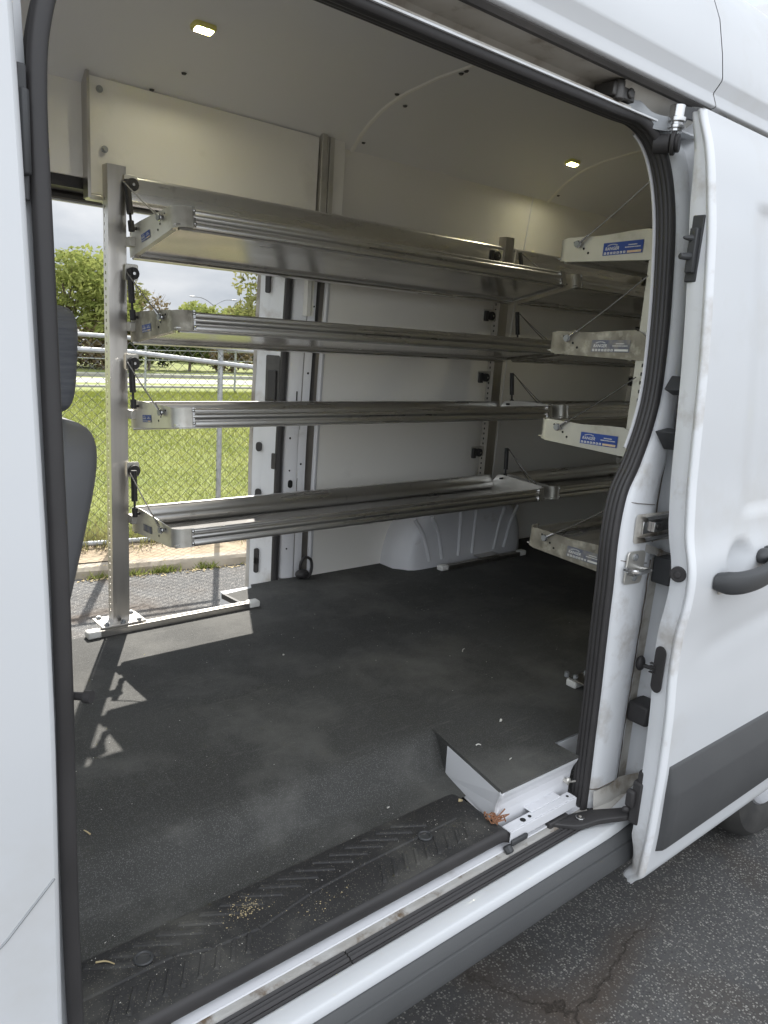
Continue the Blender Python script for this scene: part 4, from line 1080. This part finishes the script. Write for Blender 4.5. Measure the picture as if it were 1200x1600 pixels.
# right-hand unit, front ends facing the camera
u3 = empty('shelving_unit', (2.05, .27, FL), label='near-side four-tier shelving with blue stickers on its end plates, behind the door pillar', cat='shelving', group='metal shelving bays bolted inside the van'); u3['_o'] = (2.05, .27, FL)
RZ = [(2.062, 0.01, 'plate', 1), (1.778, .01, 'stained', 2), (1.490, .03, 'plate', 1), (1.112, .05, 'stained', 2)]
for k, (z, t, pm, stt) in enumerate(RZ):
    make_shelf(u3, 1, 2.052, .262, z, t, L=1.88, D=.372, hb=.082, hf=.064, plate=pm, stick=stt, strut=False, cable_up=.205, stick_d=.062)
make_post(u3, 2.058, 2.108, .304, 1, FL + .03, 2.30, m='plate', hole_side=1)
make_post(u3, 3.90, 3.95, .302, 1, FL + .03, 2.30)
channel(u3, 2.075, 2.60, .372)
base_plate(u3, 2.12, .33)
b = MB(); b.cyl((2.045, .395, FL + .03), (2.045, .395, FL + .046), .008, 8); b.build('cap_bolt', M['gal'], u3)

# ==================================================================== OUTSIDE
b = MB(); b.add([(-70, -60, 0), (110, -60, 0), (110, 130, 0), (-70, 130, 0)], [(0, 1, 2, 3)])
tag(b.build('asphalt_ground', M['asphalt'], None, smooth=False), kind='structure')
U = Vector((.9865, -.163, 0)); V = Vector((.163, .9865, 0)); O0 = Vector((1.745, 4.265, 0))
def lot(a, c, z=0): return O0 + U*a + V*c + Vector((0, 0, z))
random.seed(11)
b = MB(); rows = []
for i in range(240):
    a = -20 + i * .2
    w = lambda: random.uniform(-.012, .012)
    rows.append([lot(a, w(), -.01), lot(a, .01 + w(), .05 + w()*.4), lot(a, .03 + w()*.5, .072 + w()*.3), lot(a, .12, .075 + w()*.2)])
b.loft(rows); tag(b.build('kerb', M['concrete'], None), kind='structure')
b = MB(); rows = []
for i in range(200):
    a = -20 + i * .25
    rows.append([lot(a, c, .073 + .012*math.sin(a*5 + c*9) + random.uniform(-.006, .006)) for c in (.11, .2, .3, .4, .52, .66)])
b.loft(rows); tag(b.build('verge', M['soil'], None), kind='structure')
b = MB(); b.add([lot(-60, .62, .06), lot(95, .62, .06), lot(95, 60, .06), lot(-60, 60, .06)], [(0, 1, 2, 3)])
tag(b.build('lawn', M['lawn'], None, smooth=False), kind='structure')
b = MB(); b.add([(-30, 20.6, .064), (70, 20.8, .064), (70, 22.6, .064), (-30, 22.4, .064)], [(0, 1, 2, 3)]); tag(b.build('road', M['road'], None, smooth=False), kind='structure')
b = MB(); b.box((-30, 19.2, .05), (70, 19.35, .11)); b.box((-30, 23.0, .05), (70, 23.2, .16)); tag(b.build('road_kerb', M['road'], None, smooth=False), kind='structure')

# grass blades (stuff)
random.seed(5)
b = MB(); vs = []; fs = []
def blade(p, h, w, lean_):
    a = random.uniform(0, 2*PI); d = Vector((math.cos(a), math.sin(a), 0)); l = Vector((random.uniform(-1, 1), random.uniform(-1, 1), 0)) * lean_ * h
    k = len(vs); vs.extend([p - d*w, p + d*w, p + l + Vector((0, 0, h))]); fs.append((k, k+1, k+2))
for i in range(120000):
    t = random.random() ** 1.7
    y = 4.9 + t * 13
    x = (y + 1) * random.uniform(.26, .68)
    if (Vector((x, y, 0)) - O0).dot(V) < .64: continue
    sc = 1 + t * 2.2
    blade(Vector((x, y, .055)), random.uniform(.02, .06) * sc * .6, .0022 * sc, 1.1)
b.add(vs, fs); tag(b.build('grass', M['blade'], None, smooth=False), label='short bright grass on the field behind the fence', cat='grass', kind='stuff')
vs = []; fs = []; b = MB()
for i in range(3200):
    p = lot(random.uniform(-1.5, 3.5), random.gauss(.60, .09), .07); blade(p, random.uniform(.05, .30), .004, .35)
b.add(vs, fs); tag(b.build('fence_weeds', M['leaf_olive'], None, smooth=False), label='taller weeds growing through the foot of the chain-link fence', cat='weeds', kind='stuff')
vs = []; fs = []; b = MB()
for cx in (.12, .35, .55, .62, .9, 1.3, 1.36):
    for i in range(70):
        p = lot(cx + random.gauss(0, .04), random.uniform(-.05, .02), 0); blade(p, random.uniform(.02, .07), .006, 1.0)
b.add(vs, fs); tag(b.build('kerb_weeds', M['leaf_light'], None, smooth=False), label='small green weeds sprouting along the foot of the kerb', cat='weeds', kind='stuff')
vs = []; fs = []; b = MB()
for i in range(1500):
    p = lot(random.uniform(-1.2, 3), random.choice((random.gauss(-.04, .03), random.gauss(.5, .08))), .003 if random.random() < .0 else .0); 
    c = (p - O0).dot(V); p.z = .003 if c < 0 else .083
    a = random.uniform(0, PI*2); r = random.uniform(.006, .018); d = Vector((math.cos(a), math.sin(a), 0)); e = Vector((-d.y, d.x, 0))
    k = len(vs); vs.extend([p - d*r, p + e*r*.5 + Vector((0, 0, random.uniform(0, .008))), p + d*r, p - e*r*.5 + Vector((0, 0, random.uniform(0, .006)))]); fs.append((k, k+1, k+2, k+3))
b.add(vs, fs); tag(b.build('leaf_litter', M['straw'], None, smooth=False), label='dry leaf litter strewn along the kerb and under the fence', cat='leaf litter', kind='stuff')

# chain-link fence
fence = empty('chain_link_fence', lot(0, .56, .07), label='galvanised chain-link fence on round posts along the edge of the lawn', cat='fence'); fence['_o'] = tuple(lot(0, .56, .07))
random.seed(2)
p_ = .040
b = MB(); vs = []; fs = []
def wire(path, r):
    n = 3; P = path; base = len(vs)
    for i, q in enumerate(P):
        t = (P[min(i+1, len(P)-1)] - P[max(i-1, 0)]).normalized(); up = V; sd = t.cross(up).normalized()
        for k in range(n):
            a = 2*PI*k/n; vs.append(q + (up*math.cos(a) + sd*math.sin(a)) * r)
        if i:
            for k in range(n):
                j = (k+1) % n; fs.append((base+(i-1)*n+k, base+(i-1)*n+j, base+i*n+j, base+i*n+k))
nz_ = int(1.62 / p_)
for i in range(165):
    a0 = -1.8 + i * p_
    path = []
    for k in range(nz_):
        a = a0 + (p_ if (k + i) % 2 else 0)
        z = .08 + k * p_
        sag = .02 * math.sin(a0 * 1.7) * math.sin(z * 2)
        path.append(lot(a + .006 * math.sin(a0 * 3 + z * 5), .56 + (.003 if k % 2 else -.003) + sag, z + .006 * math.sin(a0 * 5 + z)))
    wire(path, .0027)
b.add(vs, fs); b.build('fence_mesh', M['mesh'], fence, smooth=False)
b = MB(); b.tube([lot(-8, .545, 1.72), lot(-1, .545, 1.69), lot(.4, .545, 1.67), lot(1.9, .545, 1.59), lot(8, .545, 1.4)], .016, 10); b.build('top_rail', M['gal'], fence)
b = MB(); b.tube([lot(-8, .545, 1.60), lot(-1, .545, 1.58), lot(.5, .545, 1.562), lot(1.7, .545, 1.47), lot(8, .545, 1.25)], .019, 10); b.build('middle_rail', M['gal'], fence)
b = MB(); b.tube([lot(-8, .53, .10), lot(0, .53, .105), lot(.7, .53, .105), lot(1.3, .54, .085)], .019, 10); b.build('bottom_rail', M['gal'], fence)
for a in (-2.4, .36, 1.19, 3.6, 6.0):
    b = MB(); b.tube([lot(a, .585, -.05), lot(a, .585, 1.66)], .022 if a > .5 else .028, 12); b.ell(lot(a, .585, 1.665), (.028, .028, .02), 6); b.build('fence_post', M['gal'], fence)

# distant rail fence beside the road
ff = empty('field_fence', (10, 18.4, .06), label='low weathered wire fence in front of the pale road', cat='fence'); ff['_o'] = (10, 18.4, .06)
b = MB()
for z in (.45, .8, 1.05): b.tube([(2 + 1.5*i, 18.4, .06 + z + .03*math.sin(i*1.3)) for i in range(14)], .012, 5)
b.build('fence_wire', M['gal'], ff)
for i in range(8):
    b = MB(); b.cyl((3 + 2.6*i, 18.4, 0), (3 + 2.6*i + .02, 18.4, 1.2), .03, 8); b.build('fence_post', M['gal'], ff)

# trees
def leaves(b, c, rad, n, size, rs, hollow=.35):
    vs = []; fs = []
    for i in range(n):
        u = Vector((rs.gauss(0, 1), rs.gauss(0, 1), rs.gauss(0, 1))).normalized() * (hollow + (1 - hollow) * rs.random() ** .5)
        p = Vector(c) + Vector((u.x*rad[0], u.y*rad[1], u.z*rad[2]))
        d = Vector((rs.gauss(0, 1), rs.gauss(0, 1), rs.gauss(0, .7))).normalized(); e = d.orthogonal().normalized(); e = (e * math.cos(i) + d.cross(e) * math.sin(i))
        s_ = size * rs.uniform(.6, 1.3); k = len(vs)
        vs.extend([p - d*s_, p + e*s_*.45, p + d*s_, p - e*s_*.45]); fs.append((k, k+1, k+2, k+3))
    b.add(vs, fs)
def tree(name, pos, h, w, leafm, label, seed, trunk_h=.35, n=2600, size=.14, cat='tree', group=None, clumps=14, bare=False):
    rs = random.Random(seed)
    t = empty(name, pos, label=label, cat=cat, group=group)
    b = MB(); top = Vector((rs.uniform(-.2, .2), rs.uniform(-.2, .2), h*.8))
    b.tube(catmull([(0, 0, -.1), (rs.uniform(-.1, .1), rs.uniform(-.1, .1), h*.35), top], 5), [.055*h*.5*(1 - i/12) + .01 for i in range(11)], 8)
    cs = []
    for i in range(clumps):
        a = rs.uniform(0, 2*PI); r = w * .5 * rs.uniform(.25, .95); z = h * rs.uniform(trunk_h, .92)
        r *= math.sqrt(max(.1, 1 - ((z/h - .55) / .5) ** 2))
        c = Vector((math.cos(a)*r, math.sin(a)*r, z)); cs.append(c)
        s0 = Vector((0, 0, h*rs.uniform(.2, .5)))
        b.tube(catmull([s0, (s0 + c)/2 + Vector((0, 0, .1)), c], 4), [.016*h*(1 - k/9)*.5 + .004 for k in range(9)], 5)
        if bare:
            for k in range(7):
                e = c + Vector((rs.gauss(0, .25), rs.gauss(0, .25), rs.uniform(.1, .7))); b.tube([c, (c+e)/2 + Vector((rs.gauss(0, .04), 0, 0)), e], [.008, .006, .003], 4)
    tr_ = b.build('trunk', M['bark'], None); tr_.parent = t
    b = MB()
    for c in cs:
        q = w * rs.uniform(.13, .24); leaves(b, c, (q*1.15, q*1.15, q*.85), int(n/clumps), size, rs)
    cr = b.build('crown', leafm, None, smooth=False); cr.parent = t
    return t
G = 'trees beyond the field'
tree('tree', (9.4, 28, .06), 3.9, 4.2, M['leaf_light'], 'tall pale green tree behind the fence, left of the front shelf post', 1, .2, 5200, .13, group=G, clumps=20)
tree('tree', (7.0, 29, .06), 3.7, 3.6, M['leaf_olive'], 'olive green tree half hidden behind the driver seat', 2, .2, 3600, .13, group=G, clumps=16)
tree('tree', (11.6, 29.5, .06), 3.3, 3.0, M['leaf_olive'], 'thin olive tree seen just right of the front shelf post', 3, .2, 2600, .12, group=G, clumps=14, bare=True)
tree('tree', (13.6, 31, .06), 2.7, 3.0, M['leaf_dry'], 'bare twiggy tree with few brown leaves between the shelf ends', 4, .25, 900, .10, group=G, clumps=12, bare=True)
tree('tree', (17.3, 34, .06), 2.55, 3.4, M['leaf_light'], 'bright green round tree below the double street lamp', 5, .2, 4200, .14, group=G, clumps=18)
tree('tree', (20.6, 34, .06), 2.75, 3.4, M['leaf_light'], 'bright green tree behind the nearer dark overhanging tree', 6, .2, 4200, .14, group=G, clumps=18)
tree('tree', (10.75, 15.4, .06), 4.6, 3.0, M['leaf_olive'], 'nearer dark green tree with drooping leaves beside the far door pillar', 8, .34, 5200, .085, group=G, clumps=26)
# hedge shrubs under the trees
rsx = random.Random(21)
for i, x in enumerate([4.5, 6.6, 8.4, 10.2, 11.9, 13.6, 15.4, 17.2, 19.2, 21.4]):
    sh_ = empty('shrub', (x, 26.4 + rsx.uniform(-.6, .9), .06), label='dark understorey shrub in the row along the far side of the road', cat='shrub', group='row of dark shrubs beyond the road')
    b = MB(); b.tube([(0, 0, -.1), (.05, .02, .6), (.0, .1, 1.0)], [.06, .05, .03], 6); q = b.build('stem', M['bark'], None); q.parent = sh_
    b = MB()
    for k in range(9): leaves(b, (rsx.uniform(-.95, .95), rsx.uniform(-.5, .5), rsx.uniform(.25, 1.35)), (.55, .5, .42), 190, .10, rsx)
    q = b.build('foliage', M['leaf_dark'] if i % 3 else M['leaf_dry'], None, smooth=False); q.parent = sh_
# double-arm street lamp
sl = empty('street_lamp', (44.9, 85, 0), label='tall street lamp with two outspread arms above the tree tops', cat='street lamp'); sl['_o'] = (44.9, 85, 0)
b = MB(); b.tube([(44.9, 85, 0), (44.9, 85, 4.35)], [.16, .10], 10); b.build('lamp_post', M['gal'], sl)
for d in (-1, 1):
    b = MB(); b.tube(catmull([(44.9, 85, 4.2), (44.9 + d*.9, 85, 4.75), (44.9 + d*1.7, 85, 5.02), (44.9 + d*2.4, 85, 5.05)], 5), .06, 6); b.build('lamp_arm', M['gal'], sl)
    b = MB(); b.ell((44.9 + d*2.75, 85, 5.06), (.45, .18, .09), 8); b.build('lamp_head', M['gal'], sl)

# ==================================================================== DEBRIS ON THE FLOOR
def scrap(name, pos, m, label, cat, kind_='chip', size=.012, rot=0, seed=0, group=None):
    rs = random.Random(seed); b = MB(); x, y, z = pos; size *= .55 if kind_ == 'chip' else .6
    d = Vector((math.cos(rot), math.sin(rot), 0)); e = Vector((-d.y, d.x, 0)); P = Vector(pos)
    if kind_ == 'chip':
        ring = [P + d*size*rs.uniform(.6, 1.1)*math.cos(a) + e*size*.6*rs.uniform(.6, 1.1)*math.sin(a) + Vector((0, 0, rs.uniform(.001, .006))) for a in [2*PI*k/7 for k in range(7)]]
        b.poly(ring, (0, 0, .003))
    else:
        b.tube(catmull([P - d*size + Vector((0, 0, .003)), P + e*size*.12 + Vector((0, 0, .006)), P + d*size + Vector((0, 0, .004))], 4), [.0019 - .0001*k for k in range(9)], 6)
    o = b.build(name, m, None, origin=pos); tag(o, label, cat, group); return o
from mathutils import Vector as _V
scrap('straw_stem', (.437, .228, .606), M['straw'], 'brown straw stem lying at the front corner of the step', 'straw', 'stem', .030, -.75, 1)
scrap('straw_stem', (.50, .50, FL), M['straw'], 'short pale straw upright on the dusty mat near the door post', 'straw', 'stem', .018, 1.9, 2)
scrap('wood_chip', (1.20, .305, .603), M['scrap'], 'white chip beside the fold of the mat above the step', 'chip', 'chip', .010, .3, 3)
scrap('wood_chip', (1.38, .22, .603), M['straw'], 'pale yellow chip on the step near the white riser', 'chip', 'chip', .016, -.2, 4)
scrap('paper_scrap', (1.66, .34, FL), M['scrap'], 'small white scrap near the rear door pillar foot', 'paper scrap', 'chip', .011, .3, 5)
scrap('paper_scrap', (1.50, .28, FL), M['scrap'], 'thin white sliver on the raised mat behind the riser', 'paper scrap', 'stem', .012, -.6, 6)
scrap('paper_scrap', (1.52, .18, FL), M['scrap'], 'tiny white crumb near the cut edge of the mat', 'paper scrap', 'chip', .008, -.2, 7)
scrap('paper_scrap', (1.95, .78, FL), M['scrap'], 'curled white scrap on the middle of the dark mat', 'paper scrap', 'stem', .022, .5, 8)
scrap('paper_scrap', (1.37, 1.08, FL), M['scrap'], 'white speck on the mat straight ahead of the doorway', 'paper scrap', 'chip', .010, .5, 9)
scrap('dark_rag', (2.66, 1.22, FL), M['dark_metal'], 'crumpled dark strip lying on the mat near the wheel arch', 'strip', 'stem', .06, .1, 10)
b = MB(); rs = random.Random(12)
for k in range(7):
    c = Vector((1.395, .105, .607)); P = [c + Vector((rs.uniform(-.03, .03), rs.uniform(-.022, .022), rs.uniform(.0, .025))) for _ in range(4)]
    b.tube(catmull(P, 3), .0018, 5)
tag(b.build('dry_leaf', M['orange'], None, origin=(1.395, .105, .607)), 'crumpled orange dry leaf at the corner of the white riser', 'leaf')
b = MB(); vs = []; fs = []
def crumb(x, y, z, r):
    a = random.uniform(0, PI); d = Vector((math.cos(a)*r, math.sin(a)*r, 0)); e = Vector((-d.y*.5, d.x*.5, 0)); p = Vector((x, y, z + .0012)); k = len(vs)
    up = Vector((0, 0, r*.6)); vs.extend([p - d, p + e, p + d, p - e, p + up]); fs.extend([(k, k+1, k+4), (k+1, k+2, k+4), (k+2, k+3, k+4), (k+3, k, k+4), (k, k+3, k+2, k+1)])
random.seed(9)
for i in range(160): crumb(.72 + random.gauss(0, .024), .20 + random.gauss(0, .016), .6065, random.uniform(.0008, .0024))
for i in range(30): crumb(.86 + random.gauss(0, .05), .125 + random.gauss(0, .015), .6055, random.uniform(.0008, .0025))
tag(b.add(vs, fs).build('wood_shavings', M['straw'], None, smooth=False), 'scatter of pale wood shavings on the ribbed step', 'shavings', kind='stuff')
b = MB(); vs = []; fs = []
for i in range(260):
    x, y = random.uniform(.36, 2.6), random.uniform(.5, 1.5); crumb(x, y, FL, random.choice((.0006, .001, .0014, .0022)))
for i in range(120): crumb(random.uniform(.36, 1.36), random.uniform(.09, .30), .605, random.choice((.001, .0015, .002)))
tag(b.add(vs, fs).build('floor_crumbs', M['scrap'], None, smooth=False), 'fine pale crumbs of grit scattered over the black mat', 'grit', kind='stuff')

# ==================================================================== LIGHT
EL = R(48); dirh = Vector((.475, .88, 0)).normalized()
sd = Vector((dirh.x*math.cos(EL), dirh.y*math.cos(EL), math.sin(EL)))
sun = bpy.data.lights.new('sun', 'SUN'); sun.energy = 3.6; sun.angle = R(.6); sun.color = (1, .96, .89)
so = bpy.data.objects.new('sun', sun); COL.objects.link(so); so.rotation_euler = sd.to_track_quat('Z', 'Y').to_euler(); so.location = sd * 30
w = bpy.data.worlds.new('World'); S.world = w; w.use_nodes = True; nt = w.node_tree
for n in list(nt.nodes): nt.nodes.remove(n)
N = nt.nodes; L = nt.links
out = N.new('ShaderNodeOutputWorld'); bg = N.new('ShaderNodeBackground'); bg.inputs[1].default_value = .15; L.new(bg.outputs[0], out.inputs[0])
sky = N.new('ShaderNodeTexSky'); sky.sky_type = 'NISHITA'; sky.sun_disc = False; sky.sun_elevation = EL; sky.sun_rotation = math.atan2(dirh.x, dirh.y); sky.air_density = 1.0; sky.dust_density = .6
tc = N.new('ShaderNodeTexCoord'); mp = N.new('ShaderNodeMapping'); mp.inputs['Scale'].default_value = (1, 1, 2.4); L.new(tc.outputs['Generated'], mp.inputs[0])
nz = N.new('ShaderNodeTexNoise'); nz.inputs['Scale'].default_value = 3.2; nz.inputs['Detail'].default_value = 9; nz.inputs['Roughness'].default_value = .58; L.new(mp.outputs[0], nz.inputs['Vector'])
mr = N.new('ShaderNodeMapRange'); mr.inputs[1].default_value = .30; mr.inputs[2].default_value = .44; L.new(nz.outputs[0], mr.inputs[0])
n2 = N.new('ShaderNodeTexNoise'); n2.inputs['Scale'].default_value = 6.0; n2.inputs['Detail'].default_value = 7; L.new(mp.outputs[0], n2.inputs['Vector'])
m2 = N.new('ShaderNodeMapRange'); m2.inputs[1].default_value = .35; m2.inputs[2].default_value = .65; L.new(n2.outputs[0], m2.inputs[0])
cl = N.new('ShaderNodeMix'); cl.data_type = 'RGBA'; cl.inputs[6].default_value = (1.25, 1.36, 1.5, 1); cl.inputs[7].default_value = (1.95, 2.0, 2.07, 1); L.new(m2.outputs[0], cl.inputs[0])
# overcast clouds are three times brighter overhead than at the horizon
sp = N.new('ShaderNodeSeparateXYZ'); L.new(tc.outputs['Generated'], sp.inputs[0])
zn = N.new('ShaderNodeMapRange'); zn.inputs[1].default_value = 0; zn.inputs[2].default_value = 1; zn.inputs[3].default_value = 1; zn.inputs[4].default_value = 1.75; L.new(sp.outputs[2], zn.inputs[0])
# clouds opposite the sun, out of view, are brightened to lift the van interior
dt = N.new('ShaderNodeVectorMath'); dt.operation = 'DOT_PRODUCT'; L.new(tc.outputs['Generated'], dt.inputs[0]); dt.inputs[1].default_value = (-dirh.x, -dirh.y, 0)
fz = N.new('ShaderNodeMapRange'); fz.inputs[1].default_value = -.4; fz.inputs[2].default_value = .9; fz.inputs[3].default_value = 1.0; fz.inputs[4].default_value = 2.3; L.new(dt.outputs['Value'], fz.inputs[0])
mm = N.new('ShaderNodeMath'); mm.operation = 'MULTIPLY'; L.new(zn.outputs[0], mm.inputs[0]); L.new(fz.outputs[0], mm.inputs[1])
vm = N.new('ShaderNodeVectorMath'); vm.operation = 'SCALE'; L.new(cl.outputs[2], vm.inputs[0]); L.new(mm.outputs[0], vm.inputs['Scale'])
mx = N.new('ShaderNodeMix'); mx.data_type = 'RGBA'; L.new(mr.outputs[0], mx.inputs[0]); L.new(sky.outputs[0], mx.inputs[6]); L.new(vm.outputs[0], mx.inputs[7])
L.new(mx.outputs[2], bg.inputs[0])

# ==================================================================== CAMERA
cam = bpy.data.cameras.new('camera'); co = bpy.data.objects.new('camera', cam); COL.objects.link(co); S.camera = co
right = Vector((.767086, -.638241, .065021)); upv = Vector((.092579, .210416, .973219)); back = Vector((-.634830, -.740522, .220495))
co.matrix_world = Matrix(((right.x, upv.x, back.x, 0), (right.y, upv.y, back.y, -1.0), (right.z, upv.z, back.z, 1.79), (0, 0, 0, 1)))
cam.sensor_fit = 'VERTICAL'; cam.sensor_height = 32; cam.sensor_width = 24; cam.lens = 24.0; cam.clip_start = .05; cam.clip_end = 600
S.view_settings.view_transform = 'Standard'; S.view_settings.look = 'None'; S.view_settings.gamma = 1; S.view_settings.exposure = 1.5; S.view_settings.use_curve_mapping = False
S.cycles.diffuse_bounces = 10; S.cycles.max_bounces = 12; S.cycles.glossy_bounces = 5
for o in bpy.data.objects:
    if '_o' in o: del o['_o']
